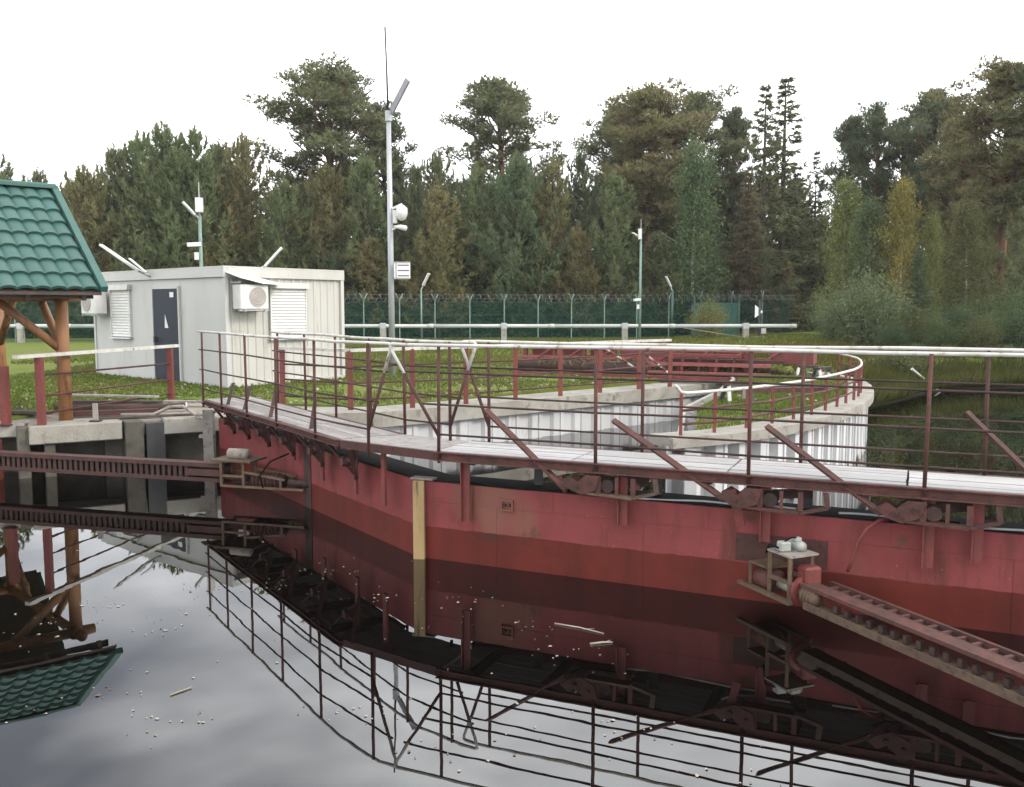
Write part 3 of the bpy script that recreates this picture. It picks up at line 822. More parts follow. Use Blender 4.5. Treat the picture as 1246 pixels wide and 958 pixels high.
# ------------------------------------------------------------------ toothed rack beams
# left
ra0 = Vector((-8.6, 13.62, 0)); ra1 = Vector((-3.92, 12.32, 0)); rd = (ra1 - ra0).normalized(); rn = Vector((-rd.y, rd.x, 0))
rk = thing('rack_beam', tuple((ra0 + ra1) / 2), 'dark red toothed rack beam lying just above the water below the quay', 'rack')
for z, hgt, wd_, nm in ((0.505, 0.055, 0.18, 'top_flange'), (0.30, 0.05, 0.20, 'bottom_flange')):
    m = MB(); m.bar(ra0 + Vector((0, 0, z)), ra1 + Vector((0, 0, z)), wd_, hgt)
    m.build(nm, M['rustmid'], rk)
MB().bar(ra0 + rn * .06 + Vector((0, 0, .40)), ra1 + rn * .06 + Vector((0, 0, .40)), 0.02, .19).build('web', M['rustdark'], rk)
m = MB(); s = 0.1
while s < 4.3:
    p = ra0 + rd * s - rn * .05; m.bar(p + Vector((0, 0, .312)), p + Vector((0, 0, .492)), .045, .05, (0, 1, 0)); s += 0.092
tag(m.build('rack_teeth', M['rustdark'], rk), kind='stuff')
MB().bar(ra1 - rd * .62 - rn * .07 + Vector((0, 0, .40)), ra1 - rn * .07 + Vector((0, 0, .40)), .05, .09).build('end_bar', M['rustmid'], rk)

dv = thing('rack_drive', (-3.3, 12.1, 0), 'rusty frame with motor joining the left rack beam to the pontoon', 'drive unit')


def D3(s, n, z): p = ra1 + rd * s * .92 + rn * n; return Vector((p.x, p.y, .25 + (z - .25) * .82))


m = MB()
for s in (0.0, 0.37):
    for n_ in (-.16, .14):
        m.bar(D3(s, n_, .24), D3(s, n_, .66), .035, .035, (0, 1, 0))
for n_ in (-.16, .14):
    for z in (.25, .42):
        m.bar(D3(0, n_, z), D3(.37 if z > .3 else 1.35, n_, z), .03, .03)
    m.bar(D3(.37, n_, .50), D3(1.05, n_, .40), .025, .03)
    m.bar(D3(.98, n_, .25), D3(.98, n_, .42), .03, .03, (0, 1, 0))
m.build('frame', M['rustyellow'], dv)
MB().box(D3(.19, 0, .675), (.62, .42, .025), Matrix.Rotation(math.atan2(rd.y, rd.x), 3, 'Z')).build('table', M['rustyellow'], dv)
MB().tube([D3(.05, -.02, .765), D3(.36, -.02, .765)], .075, 14).build('motor', M['greywood'], dv, smooth=True)
MB().box(D3(.2, .1, .74), (.2, .12, .1), Matrix.Rotation(.2, 3, 'Z')).build('motor_box', M['greywood'], dv, bevel=.015)
MB().tube([D3(.42, 0, .34), D3(.95, 0, .34)], .085, 14).build('shaft_housing', M['rustdark'], dv, smooth=True)
for s in (.47, .53, .59, .65, .71, .77, .83):
    MB().tube([D3(s, 0, .34), D3(s + .025, 0, .34)], .11, 14).build('spring_coil', M['rust'], dv, smooth=True)
MB().tube([D3(-.12, 0, .36), D3(0.35, 0, .36)], .05, 12).build('shaft', M['rust'], dv, smooth=True)
for s in (1.05, 1.2):
    MB().tube([D3(s, -.05, .34), D3(s + .22, -.05, .32)], .05, 10).build('coupling', M['rustdark'], dv, smooth=True)
MB().tube([D3(.7, -.18, .26), D3(.66, -.2, .45), D3(.78, -.1, .68), D3(1.0, .05, .80)], .012, 6).build('hose', M['black'], dv, smooth=True)

# right
rb0 = Vector((2.47, 7.47, 0)); rb1 = Vector((3.96, 3.96, 0)); qd = (rb1 - rb0).normalized(); qn = Vector((-qd.y, qd.x, 0))   # qn points right
rk2 = thing('rack_beam', tuple((rb0 + rb1) / 2), 'rusty toothed rack beam running from the red hull towards the lower right', 'rack')


def Q3(s, n, z): p = rb0 + qd * s + qn * n * .85; return Vector((p.x, p.y,   .185 + (z - .19) * .52))


LQ = (rb1 - rb0).length
MB().bar(Q3(0.05, -.02, .50), Q3(LQ, -.02, .50), .13, .03).build('top_plate', M['rust'], rk2)
MB().bar(Q3(0.05, .10, .42), Q3(LQ, .10, .42), .02, .09).build('web', M['rustdark'], rk2)
m = MB(); m.bar(Q3(.15, -.07, .215), Q3(LQ, -.07, .215), .15, .04); m.bar(Q3(.15, -.15, .235), Q3(LQ, -.15, .235), .015, .06)
m.build('bottom_flange', M['ochredark'], rk2)
me = MB().box((0, 0, 0), (.04, .045, .065)).mesh('tooth', M['rustdark'])
s = 0.45
while s < LQ:
    link('tooth', me, rk2, Q3(s, -.06, .315), (0, 0, math.atan2(qd.y, qd.x) + rnd.uniform(-.15, .15)), (rnd.uniform(.8, 1.1), 1, rnd.uniform(.85, 1.1))); s += 0.118
MB().bar(Q3(.1, .245, .475), Q3(LQ, .245, .475), .03, .05).build('guide_rail', M['rust'], rk2)
me2 = MB().box((0, 0, 0), (.03, .13, .03)).mesh('rung', M['rust'])
s = 0.2
while s < LQ:
    link('rung', me2, rk2, Q3(s, .165, .465), (0, 0, math.atan2(qd.y, qd.x))); s += 0.125

dr = thing('rack_drive', (2.4, 7.8, 0), 'rusty drive frame with two pale motors on a small table at the red hull', 'drive unit')


def E3(s, n, z): p = rb0 - qd * s * .66 + qn * n * .8; return Vector((p.x, p.y, .17 + (z - .19) * .84))


m = MB()
for s in (0.03, 0.42):
    for n_ in (-.17, .12):
        m.bar(E3(s, n_, .19), E3(s, n_, .66 if s < .3 else .655), .028, .028, (0, 1, 0))
for n_ in (-.17, .12):
    m.bar(E3(0.0, n_, .20), E3(1.05, n_, .20), .045, .035)
    m.bar(E3(0.03, n_, .40), E3(.42, n_, .40), .03, .03)
    m.bar(E3(.82, n_, .2), E3(.82, n_, .46), .022, .022, (0, 1, 0))
m.build('frame', M['rustyellow'], dr)
MB().box(E3(.21, -.01, .672), (.30, .30, .016), Matrix.Rotation(math.atan2(qd.y, qd.x), 3, 'Z')).build('table', M['greywood'], dr)
MB().box(E3(.62, -.02, .47), (.26, .28, .014), Matrix.Rotation(math.atan2(qd.y, qd.x), 3, 'Z')).build('lower_table', M['rustyellow'], dr)
mo = MB().tube([E3(.10, .05, .735), E3(.34, .05, .735)], .040, 14).build('motor', M['motor'], dr, smooth=True)
MB().tube([E3(.34, .05, .735), E3(.40, .05, .735)], .022, 10).build('end_cap', M['galv'], mo, smooth=True)
MB().box(E3(.22, .05, .795), (.07, .055, .035), Matrix.Rotation(.3, 3, 'Z')).build('terminal_box', M['motor'], mo, bevel=.008)
for k in range(5):
    MB().tube([E3(.13 + k * .04, .05, .735), E3(.138 + k * .04, .05, .735)], .046, 14).build('fin', M['motor'], mo)
MB().bar(E3(.22, .0, .688), E3(.22, .1, .688), .09, .012).build('foot', M['galv'], mo)
MB().box(E3(.24, -.11, .735), (.10, .085, .085), Matrix.Rotation(.25, 3, 'Z')).build('switch_box', M['motor'], dr, bevel=.012)
MB().tube([E3(.24, -.11, .78), E3(.18, -.06, .83), E3(.2, .02, .82)], .008, 6).build('cable', M['black'], dr, smooth=True)
MB().tube([E3(.0, -.02, .30), E3(.42, -.02, .30)], .045, 12).build('shaft', M['greywood'], dr, smooth=True)
MB().tube([E3(-.06, -.04, .33), E3(-.02, -.04, .33)], .12, 18).build('gear', M['red'], dr)
MB().tube([E3(.46, -.03, .31), E3(.80, -.03, .30)], .10, 14).build('shaft_housing', M['rust'], dr, smooth=True)
MB().tube([E3(-.38, -.08, .30), E3(-.08, -.06, .32)], .055, 12).build('coupling', M['rustyellow'], dr, smooth=True)
for s in (-.34, -.28, -.22, -.16):
    MB().tube([E3(s, -.07, .305), E3(s + .03, -.07, .305)], .068, 14).build('spring_coil', M['rustyellow'], dr, smooth=True)
MB().box(E3(-.02, .06, .45), (.16, .14, .2), Matrix.Rotation(.3, 3, 'Z')).build('gearbox', M['red'], dr, bevel=.02)
MB().tube([E3(.22, -.16, .72), E3(.4, -.2, .73), E3(.6, -.1, .6)], .01, 6).build('cable', M['black'], dr, smooth=True)

# ------------------------------------------------------------------ gazebo with green tiled roof
GA = R(40); gu = Vector((math.cos(GA), math.sin(GA), 0)); gv = Vector((-math.sin(GA), math.cos(GA), 0))
tip = Vector((-6.54, 14.5, 2.93))                    # right end of the front eave
RUN, RISE, GL = 2.75, 1.84, 5.2
gz = thing('gazebo', (-8.6, 14.9, 0.8), 'log gazebo with green tiled metal roof at the left edge', 'gazebo')


def G3(s, n, z): return tip - gu * s + gv * n + Vector((0, 0, z))


rf = MB()
rf.plate([G3(0, 0, -.03), G3(GL, 0, -.03), G3(GL, RUN, RISE - .03), G3(0, RUN, RISE - .03)], (0, 0, -0.035))
rf.plate([G3(0, 2 * RUN, -.03), G3(0, RUN, RISE - .03), G3(GL, RUN, RISE - .03), G3(GL, 2 * RUN, -.03)], (0, 0, -0.035))
roof = rf.build('roof', M['darkwood'], gz)
rows, tw = 8, 0.232
slope = math.atan2(RISE, RUN); SL = math.hypot(RUN, RISE); th = SL / rows
tm = MB(); nx = 7
vs = []; fs = []
for j in range(3):
    for i in range(nx + 1):
        x = tw * i / nx; v_ = th * (j / 2) * 1.02
        wv = 0.042 * (math.sin(math.pi * i / nx) ** .6) + (0.05 * (1 - j / 2))
        vs.append((x, v_, wv))
for j in range(2):
    for i in range(nx): fs.append((j * (nx + 1) + i, j * (nx + 1) + i + 1, (j + 1) * (nx + 1) + i + 1, (j + 1) * (nx + 1) + i))
b0 = len(vs)
for i in range(nx + 1): vs.append((tw * i / nx, 0.004, vs[i][2] - 0.05))
for i in range(nx): fs.append((b0 + i, b0 + i + 1, i + 1, i))
tm.add(vs, fs); tme = tm.mesh('roof_tile', M['roof'], smooth=False)
for pl in range(2):
    for r_ in range(rows):
        for c_ in range(int(GL / tw)):
            if pl == 1 and c_ > 5: continue
            if pl == 0:
                p = G3(GL - c_ * tw - 0.05, r_ * th * math.cos(slope), r_ * th * math.sin(slope)); eul = Matrix((gu, gv * math.cos(slope) + Vector((0, 0, math.sin(slope))), (-gv * math.sin(slope) + Vector((0, 0, math.cos(slope)))))).transposed().to_euler()
            else:
                p = G3(c_ * tw, 2 * RUN - r_ * th * math.cos(slope), r_ * th * math.sin(slope)); eul = Matrix((-gu, -gv * math.cos(slope) + Vector((0, 0, math.sin(slope))), (gv * math.sin(slope) + Vector((0, 0, math.cos(slope)))))).transposed().to_euler()
            link('roof_tile', tme, roof, p, eul)
# ridge cap, barge trim, eave fascia
m = MB(); m.bar(G3(-.06, RUN, RISE + .06), G3(GL, RUN, RISE + .06), .24, .05); m.tube([G3(-.06, RUN, RISE + .085), G3(GL, RUN, RISE + .085)], .05, 10); m.build('ridge_cap', M['roof'], roof)
m = MB(); m.bar(G3(-.03, -.04, .03), G3(-.03, RUN, RISE + .06), .11, .10); m.build('barge_trim', M['roof'], roof)
m = MB(); m.bar(G3(-.03, 2 * RUN + .04, .03), G3(-.03, RUN, RISE + .06), .11, .10); m.build('barge_trim', M['roof'], roof)
MB().bar(G3(0.1, .12, -.08), G3(GL, .12, -.08), .03, .08).build('fascia', M['darkwood'], roof)
# rafters
for s in np.arange(.25, GL, .8):
    MB().bar(G3(s, .05, -.10), G3(s, RUN, RISE - .12), .07, .12).build('rafter', M['darkwood'], roof)
# posts with knee braces and tie beams
posts = [(-7.45, 15.0), (-9.86, 17.4), (-9.35, 13.4), (-11.7, 15.9)]
pw = {}
for (x, y) in posts:
    MB().tube([(x, y, .72), (x, y, 2.0), (x + .01, y, 2.95)], [.112, .105, .10], 14).build('post', M['log'], gz, smooth=True)


def brace(a, b, za=1.95, zb=2.8, f=0.38, name='knee_brace'):
    a = Vector((*a, 0)); b = Vector((*b, 0)); d = (b - a).normalized()
    MB().tube([a + Vector((0, 0, za)), a + d * (0.95) + Vector((0, 0, zb))], .068, 10).build(name, M['log'], gz, smooth=True)


for i, k in ((0, 1), (0, 2), (1, 0), (2, 0), (1, 3), (2, 3), (3, 1), (3, 2)):
    brace(posts[i], posts[k])
for i, k in ((0, 1), (0, 2), (1, 3), (2, 3)):
    a = Vector((*posts[i], 2.86)); b = Vector((*posts[k], 2.86)); d = (b - a).normalized() * .3
    MB().tube([a - d, b + d], .085, 12).build('tie_beam', M['log'], gz, smooth=True)

# red post of a neighbouring railing at the left edge and red fender below
t = thing('red_post', (-8.3, 14.45, .84), 'single red steel post at the left edge beside the gazebo', 'post')
MB().bar((-8.0, 14.2, .8), (-8.0, 14.2, 1.75), .11, .11, (0, 1, 0)).build('shaft', M['red'], t)
MB().box((-8.0, 14.2, .83), (.2, .2, .015)).build('foot_plate', M['rust'], t)
t = thing('fender_box', (-8.15, 13.75, -.1), 'red steel fender box under the quay edge at the far left', 'fender')
MB().box((-8.2, 13.85, .27), (.5, .3, .68), Matrix.Rotation(.3, 3, 'Z')).build('box', M['red'], t, bevel=.012)
MB().box((-8.15, 13.68, .4), (.52, .03, .05), Matrix.Rotation(.3, 3, 'Z')).build('rib', M['rust'], t)

# scrap on the quay
sc = [('rusty_pipe', 'long rusty pipe with white mouth lying on the quay behind the railing', 'pipe', (-7.7, 15.5, .90), (-5.9, 16.3, .90), .055, 'rustdark'),
      ('rusty_pipe', 'short dark red pipe lying on the quay behind the gazebo post', 'pipe', (-8.1, 15.9, .89), (-6.7, 16.25, .89), .06, 'rust')]
for nm, lb, ct, a, b, r_, mt in sc:
    t = thing(nm, a, lb, ct); MB().tube([a, b], r_, 12).build('barrel', M[mt], t, smooth=True)
    d = (Vector(b) - Vector(a)).normalized()
    MB().tube([Vector(b) - d * .02, Vector(b) + d * .006], r_ + .008, 12).build('collar', M['whiterail' if 'white' in lb else 'rust'], t)
boards = [('grey board on the quay, topmost of the stack behind the gazebo post', (-8.3, 16.9, 1.04), (-6.6, 16.75, 1.02), .16, .035, 'greywood'),
          ('pale grey board lying by the grass left of the red post', (-6.6, 17.1, .90), (-5.6, 17.0, .90), .17, .04, 'greywood'),
          ('dark beam under the boards behind the gazebo post', (-8.2, 16.5, .92), (-6.4, 16.4, .92), .15, .12, 'darkwood'),
          ('reddish brown steel channel lying across the quay', (-7.6, 15.25, .87), (-6.2, 15.75, .87), .14, .09, 'rust'),
          ('thin dark plank lying along the quay edge', (-6.9, 14.9, .835), (-5.4, 15.55, .84), .12, .03, 'darkwood'),
          ('pale plank lying beside the thin dark plank at the quay edge', (-6.3, 15.5, .83), (-4.9, 15.95, .83), .16, .03, 'greywood'),
          ('dark plank by the left edge under the gazebo', (-9.2, 15.6, .9), (-7.9, 15.3, .88), .2, .05, 'darkwood')]
for lb, a, b, w_, h_, mt in boards:
    nm = 'plank' if 'plank' in lb else ('board' if 'board' in lb.split(',')[0].split(' lying')[0] and 'beam' not in lb else ('beam' if 'beam' in lb else 'steel_channel'))
    m = MB(); m.bar(a, b, w_, h_)
    tag(m.build(nm, M[mt], None, bevel=.004), lb, 'beam' if nm in ('beam', 'steel_channel') else 'board')
t = thing('bollard_stub', (-6.78, 14.62, .82), 'short grey stub post with flat plate on the quay edge', 'post')
MB().box((-6.78, 14.62, .96), (.07, .05, .32)).build('stub', M['greywood'], t); MB().box((-6.78, 14.62, .835), (.16, .14, .02)).build('foot_plate', M['rust'], t)
t = thing('bent_hose', (-5.6, 15.4, .84), 'grey bent hose looping from the quay edge to the walkway', 'hose')
MB().tube([(-6.6, 15.15, .87), (-6.1, 15.3, .86), (-5.85, 15.35, .98), (-5.6, 15.3, 1.0), (-5.35, 15.2, .86), (-5.1, 15.15, .88), (-4.85, 15.0, 1.02)], .03, 8).build('hose_body', M['greywood'], t, smooth=True)

# ------------------------------------------------------------------ site cabin
CN = Vector((-6.3, 19.95, 0.90)); TH = R(50)
ca = Vector((math.cos(TH), math.sin(TH), 0)); cb = Vector((-math.sin(TH), math.cos(TH), 0))
CR, CL_, CH = 3.25, 6.08, 2.64
cabin = thing('site_cabin', tuple(CN), 'white container cabin with dark door on the grass', 'cabin')


def C3(s, t, z): return CN + ca * s + cb * t + Vector((0, 0, z))


def cprism(pts, d, name, mat, parent, bevel=0): return MB().plate(pts, d).build(name, M[mat], parent, bevel=bevel)


# long wall facing left: flat panels
prev = 0.0
for t1 in (1.85, 3.07, 4.6, CL_):
    MB().hexa([C3(0, prev + .004, 0), C3(0, t1 - .004, 0), C3(.05, t1 - .004, 0), C3(.05, prev + .004, 0), C3(0, prev + .004, CH - .2), C3(0, t1 - .004, CH - .2), C3(.05, t1 - .004, CH - .2), C3(.05, prev + .004, CH - .2)]).build('wall_panel', M['white'], cabin)
    prev = t1
# end wall facing right: vertical trapezoid ribs
m = MB(); s = 0.06; pts = []
while s < CR - .12:
    pts += [(s, 0), (s + .09, 0), (s + .11, -.022), (s + .16, -.022), (s + .18, 0)]; s += .205
pts.append((CR - .05, 0))
n_ = len(pts)
m.add([C3(a, .03 + b, 0.08) for a, b in pts] + [C3(a, .03 + b, CH - .18) for a, b in pts], [(i, i + 1, n_ + i + 1, n_ + i) for i in range(n_ - 1)])
m.build('corrugated_wall', M['cream'], cabin)
MB().hexa([C3(.05, .06, 0), C3(CR, .06, 0), C3(CR, CL_, 0), C3(.05, CL_, 0), C3(.05, .06, CH - .03), C3(CR, .06, CH - .03), C3(CR, CL_, CH - .03), C3(.05, CL_, CH - .03)]).build('body', M['white'], cabin)
# frame: roof edges, floor edges, corner posts
def cbar(a, b, w_, h_, name, mat, parent=cabin): return MB().bar(a, b, w_, h_).build(name, M[mat], parent)
cbar(C3(-.01, -.06, CH - .09), C3(-.01, CL_ + .06, CH - .09), .10, .20, 'roof_edge', 'white')
cbar(C3(.045, -.01, CH - .09), C3(CR + .05, -.01, CH - .09), .10, .20, 'roof_edge', 'cream')
cbar(C3(.045, -.005, .05), C3(CR + .02, -.005, .05), .08, .12, 'floor_edge', 'cream')
cbar(C3(-.006, 0, -.02), C3(-.006, CL_, -.02), .07, .10, 'floor_edge', 'white')
for s, t_, mt in ((.02, .0, 'white'), (CR, -.0, 'cream'), (.02, CL_, 'white')):
    MB().bar(C3(s, t_, -.05), C3(s, t_, CH - .19), .09, .09, tuple(ca)).build('corner_post', M[mt], cabin)
MB().hexa([C3(-.06, -.06, CH + .012), C3(CR + .05, -.06, CH + .012), C3(CR + .05, CL_ + .06, CH + .012), C3(-.06, CL_ + .06, CH + .012),
           C3(-.06, -.06, CH + .05), C3(CR + .05, -.06, CH + .05), C3(CR + .05, CL_ + .06, CH + .05), C3(-.06, CL_ + .06, CH + .05)]).build('roof', M['cream'], cabin)
# door
nl = -ca; nr = -cb     # outward normals of the two visible walls
dr_ = cprism([C3(-.012, 1.92, .06), C3(-.012, 3.0, .06), C3(-.012, 3.0, 2.22), C3(-.012, 1.92, 2.22)], tuple(nl * .035), 'door', 'door', cabin)
cprism([C3(-.055, 2.32, 1.30), C3(-.055, 2.48, 1.30), C3(-.055, 2.46, 1.62)], tuple(nl * .003), 'door_sign', 'signwhite', dr_)
cprism([C3(-.055, 2.05, 2.02), C3(-.055, 2.22, 2.02), C3(-.055, 2.22, 2.14), C3(-.055, 2.05, 2.14)], tuple(nl * .003), 'door_plate', 'signwhite', dr_)
MB().bar(C3(-.06, 2.9, 1.02), C3(-.12, 2.9, 1.02), .05, .14).build('handle', M['darkmetal'], dr_)
for a, b in (((1.86, .06), (1.86, 2.28)), ((3.06, .06), (3.06, 2.28)), ((1.86, 2.25), (3.06, 2.25))):
    MB().bar(C3(-.03, a[0], a[1]), C3(-.03, b[0], b[1]), .06, .05, tuple(ca)).build('door_frame', M['white'], cabin)


def shutter(F, u0, u1, z0, z1, out, parent):
    sh = cprism([F(u0, -.004, z0), F(u1, -.004, z0), F(u1, -.004, z1), F(u0, -.004, z1)], tuple(out * .02), 'shutter', 'whiteplastic', parent)
    k = z0
    me_ = None
    while k < z1 - .03:
        MB().hexa([F(u0 + .03, -.026, k), F(u1 - .03, -.026, k), F(u1 - .03, -.026, k + .004), F(u0 + .03, -.026, k + .004),
                   F(u0 + .03, -.044, k + .008), F(u1 - .03, -.044, k + .008), F(u1 - .03, -.030, k + .062), F(u0 + .03, -.030, k + .062)]).build('slat', M['whiteplastic'], sh)
        k += .07
    MB().hexa([F(u0 - .04, -.0, z1), F(u1 + .04, 0, z1), F(u1 + .04, -.13, z1), F(u0 - .04, -.13, z1), F(u0 - .04, 0, z1 + .13), F(u1 + .04, 0, z1 + .13), F(u1 + .04, -.10, z1 + .13), F(u0 - .04, -.10, z1 + .13)]).build('shutter_box', M['cream'], sh)
    MB().hexa([F(u0 - .03, 0, z0 - .05), F(u1 + .03, 0, z0 - .05), F(u1 + .03, -.1, z0 - .05), F(u0 - .03, -.1, z0 - .05), F(u0 - .03, 0, z0 - .01), F(u1 + .03, 0, z0 - .01), F(u1 + .03, -.09, z0 - .015), F(u0 - .03, -.09, z0 - .015)]).build('sill', M['galv'], sh)
    for u in (u0, u1 - .03):
        MB().hexa([F(u, -.02, z0), F(u + .03, -.02, z0), F(u + .03, -.055, z0), F(u, -.055, z0), F(u, -.02, z1), F(u + .03, -.02, z1), F(u + .03, -.055, z1), F(u, -.055, z1)]).build('guide', M['whiteplastic'], sh)


FL = lambda u, o, z: C3(o, u, z)
FR = lambda u, o, z: C3(u, o, z)
shutter(FL, 4.15, 5.15, 1.05, 2.22, nl, cabin)
shutter(FR, 1.14, 2.16, 1.08, 2.22, nr, cabin)


def ac_unit(F, u0, u1, z0, z1, label):
    c0 = F((u0 + u1) / 2, -.2, z0)
    t = thing('air_conditioner', tuple(c0), label, 'air conditioner')
    MB().hexa([F(u0, -.10, z0), F(u1, -.10, z0), F(u1, -.42, z0), F(u0, -.42, z0), F(u0, -.10, z1), F(u1, -.10, z1), F(u1, -.42, z1), F(u0, -.42, z1)]).build('casing', M['whiteplastic'], t, bevel=.015)
    cu, cz_ = u0 + (u1 - u0) * .60, (z0 + z1) / 2
    gq = MB(); r_ = (z1 - z0) * .40
    gq.add([F(cu + r_ * math.cos(a), -.428, cz_ + r_ * math.sin(a)) for a in np.linspace(0, 2 * math.pi, 24, endpoint=False)] +
           [F(cu + r_ * math.cos(a), -.423, cz_ + r_ * math.sin(a)) for a in np.linspace(0, 2 * math.pi, 24, endpoint=False)],
           [tuple(range(24))] + [(i, (i + 1) % 24, 24 + (i + 1) % 24, 24 + i) for i in range(24)])
    gq.build('fan_grille', M['greygrille'], t)
    for rr_ in (.35, .7, 1.0):
        MB().tube([F(cu + r_ * rr_ * math.cos(a), -.435, cz_ + r_ * rr_ * math.sin(a)) for a in np.linspace(0, 2 * math.pi, 25)], .003, 5).build('grille_ring', M['whiteplastic'], t)
    for u in (u0 + .1, u1 - .1):
        MB().bar(F(u, 0, z0 - .03), F(u, -.45, z0 - .03), .04, .04).build('bracket', M['galv'], t)
    MB().bar(F(u0 - .02, -.38, z0 - .02), F(u1 + .02, -.38, z0 - .02), .03, .03).build('bracket', M['galv'], t)
    return t


ac_unit(FR, .12, .84, 1.74, 2.28, 'white outdoor air conditioner on the ribbed cabin wall under a bent sheet')
ac_unit(FL, 5.2, 5.95, 1.62, 2.2, 'white outdoor air conditioner at the cabin corner behind the green roof')
# bent sheet awning over the right unit
aw = thing('bent_sheet', tuple(C3(.5, -.3, 2.35)), 'bent white sheet hood above the air conditioner on the ribbed wall', 'awning')
m = MB(); m.plate([C3(-.02, -.02, 2.56), C3(.05, -.5, 2.42), C3(.62, -.55, 2.30), C3(1.28, -.42, 2.28), C3(1.3, -.02, 2.34), C3(.6, -.02, 2.5)], (0, 0, .012)); m.build('sheet', M['whiteplastic'], aw)
for s in (.1, 1.0): MB().bar(C3(s, -.0, 2.32), C3(s, -.45, 2.33), .025, .02).build('arm', M['galv'], aw)
# floodlights on the roof
def led_lamp(base, head0, head1, label, name='led_lamp', wd_=.16, group=None):
    t = thing(name, tuple(base), label, 'lamp', group); base = Vector(base); head0 = Vector(head0); head1 = Vector(head1)
    MB().tube([base, base.lerp(head0, .7), head0], .025, 8).build('arm', M['galv'], t, smooth=True)
    h = MB().bar(head0, head1, wd_, .05).build('head', M['whiteplastic'], t, bevel=.008)
    d = (head1 - head0)
    MB().bar(head0 + d * .1 + Vector((0, 0, -.03)), head0 + d * .9 + Vector((0, 0, -.03)), wd_ * .8, .015).build('lens', M['panel'], h)
    return t


b_ = C3(-.05, 3.05, CH - .12)
t = led_lamp(tuple(b_), C3(-.25, 3.2, CH + .0), C3(-.9, 3.75, CH + .62), 'white long lamp tilted up over the cabin door', wd_=.3)
MB().bar(C3(-.20, 3.0, CH - .02), C3(-.48, 3.22, CH + .30), .22, .03).build('bracket_plate', M['whiteplastic'], t)
led_lamp(tuple(C3(1.0, .05, CH + .05)), C3(1.05, .0, CH + .07), C3(1.35, -.25, CH + .5), 'white lamp tilted up on the right roof edge of the cabin', wd_=.22)

# ------------------------------------------------------------------ masts and lamps
ms = thing('lamp_mast', (-3.02, 22.8, .92), 'tall galvanised mast with solar lamp, dome camera and lightning rod', 'lamp post')
MB().tube([(-3.02, 22.8, .85), (-3.03, 22.8, 4.2), (-3.04, 22.8, 7.42)], [.082, .072, .055], 14).build('pole', M['galv'], ms, smooth=True)
MB().tube([(-3.05, 22.8, 7.3), (-3.07, 22.8, 8.4), (-3.10, 22.8, 9.5)], [.03, .027, .022], 6).build('lightning_rod', M['darkmetal'], ms, smooth=True)
MB().tube([(-3.04, 22.8, 7.25), (-3.04, 22.8, 7.5)], .085, 12).build('collar', M['galv'], ms)
MB().tube([(-3.0, 22.78, 7.38), (-2.92, 22.72, 7.52)], .03, 8).build('lamp_arm', M['galv'], ms)
MB().bar((-2.95, 22.72, 7.48), (-2.52, 22.5, 8.18), .30, .05, (-.6, -.6, .5)).build('solar_lamp', M['panel'], ms, bevel=.008)
cmr = thing('dome_camera', (-2.95, 22.75, 5.0), 'white dome camera on a short arm high on the tall mast', 'camera')
MB().bar((-2.97, 22.75, 5.12), (-2.72, 22.65, 5.22), .05, .05).build('arm', M['whiteplastic'], cmr)
MB().tube([(-2.72, 22.63, 5.2), (-2.72, 22.63, 5.12), (-2.72, 22.63, 4.98), (-2.72, 22.63, 4.86), (-2.72, 22.63, 4.82)], [.05, .14, .145, .10, .03], 16).build('dome', M['whiteplastic'], cmr, smooth=True)
MB().box((-2.90, 22.72, 4.92), (.1, .12, .32)).build('junction_box', M['whiteplastic'], cmr, bevel=.01)
bc = thing('bullet_camera', (-2.9, 22.7, 4.65), 'small white bullet camera below the dome camera', 'camera')
MB().tube([(-2.92, 22.7, 4.68), (-2.75, 22.6, 4.66), (-2.62, 22.5, 4.62)], [.03, .06, .07], 12).build('housing', M['whiteplastic'], bc, smooth=True)
MB().bar((-2.97, 22.74, 4.6), (-2.85, 22.66, 4.66), .05, .03).build('bracket', M['whiteplastic'], bc)
sg = thing('notice_board', (-2.75, 22.68, 3.4), 'small white notice with three dark lines on the tall mast', 'sign')
MB().box((-2.73, 22.66, 3.60), (.40, .025, .42)).build('board', M['signwhite'], sg)
for k, z in enumerate((3.47, 3.60, 3.73)):
    MB().box((-2.70, 22.645, z), (.28, .006, .025)).build('line', M['signink'], sg)
MB().box((-2.88, 22.645, 3.60), (.015, .006, .36)).build('line', M['signink'], sg)
for z in (3.79, 3.41): MB().box((-2.73, 22.645, z), (.38, .006, .015)).build('line', M['signink'], sg)


def small_mast(name, label, x, y, zb, zt, rod, head, r_=.05, mat='galv', box=None, cam_z=None):
    t = thing(name, (x, y, zb), label, 'lamp post')
    MB().tube([(x, y, zb), (x, y, zt)], [r_, r_ * .75], 10).build('pole', M[mat], t, smooth=True)
    if rod: MB().tube([(x, y, zt), (x, y, zt + rod)], [.018, .012], 6).build('lightning_rod', M['galv'], t)
    h0, h1 = head
    a = Vector((x + h0[0], y + h0[1], zt + h0[2])); b = Vector((x + h1[0], y + h1[1], zt + h1[2]))
    MB().tube([(x, y, zt - .1), a], .03, 8).build('arm', M['galv'], t)
    MB().bar(a, b, .2, .06).build('lamp_head', M['whiteplastic'], t, bevel=.01)
    if box: MB().box((x + box[0], y - .1, zt + box[1]), box[2]).build('control_box', M['whiteplastic'], t, bevel=.01)
    if cam_z:
        MB().bar((x, y, cam_z), (x - .32, y - .2, cam_z - .03), .14, .12).build('camera', M['whiteplastic'], t, bevel=.01)
        MB().box((x - .1, y - .05, cam_z - .35), (.12, .1, .22)).build('junction_box', M['whiteplastic'], t)
    return t


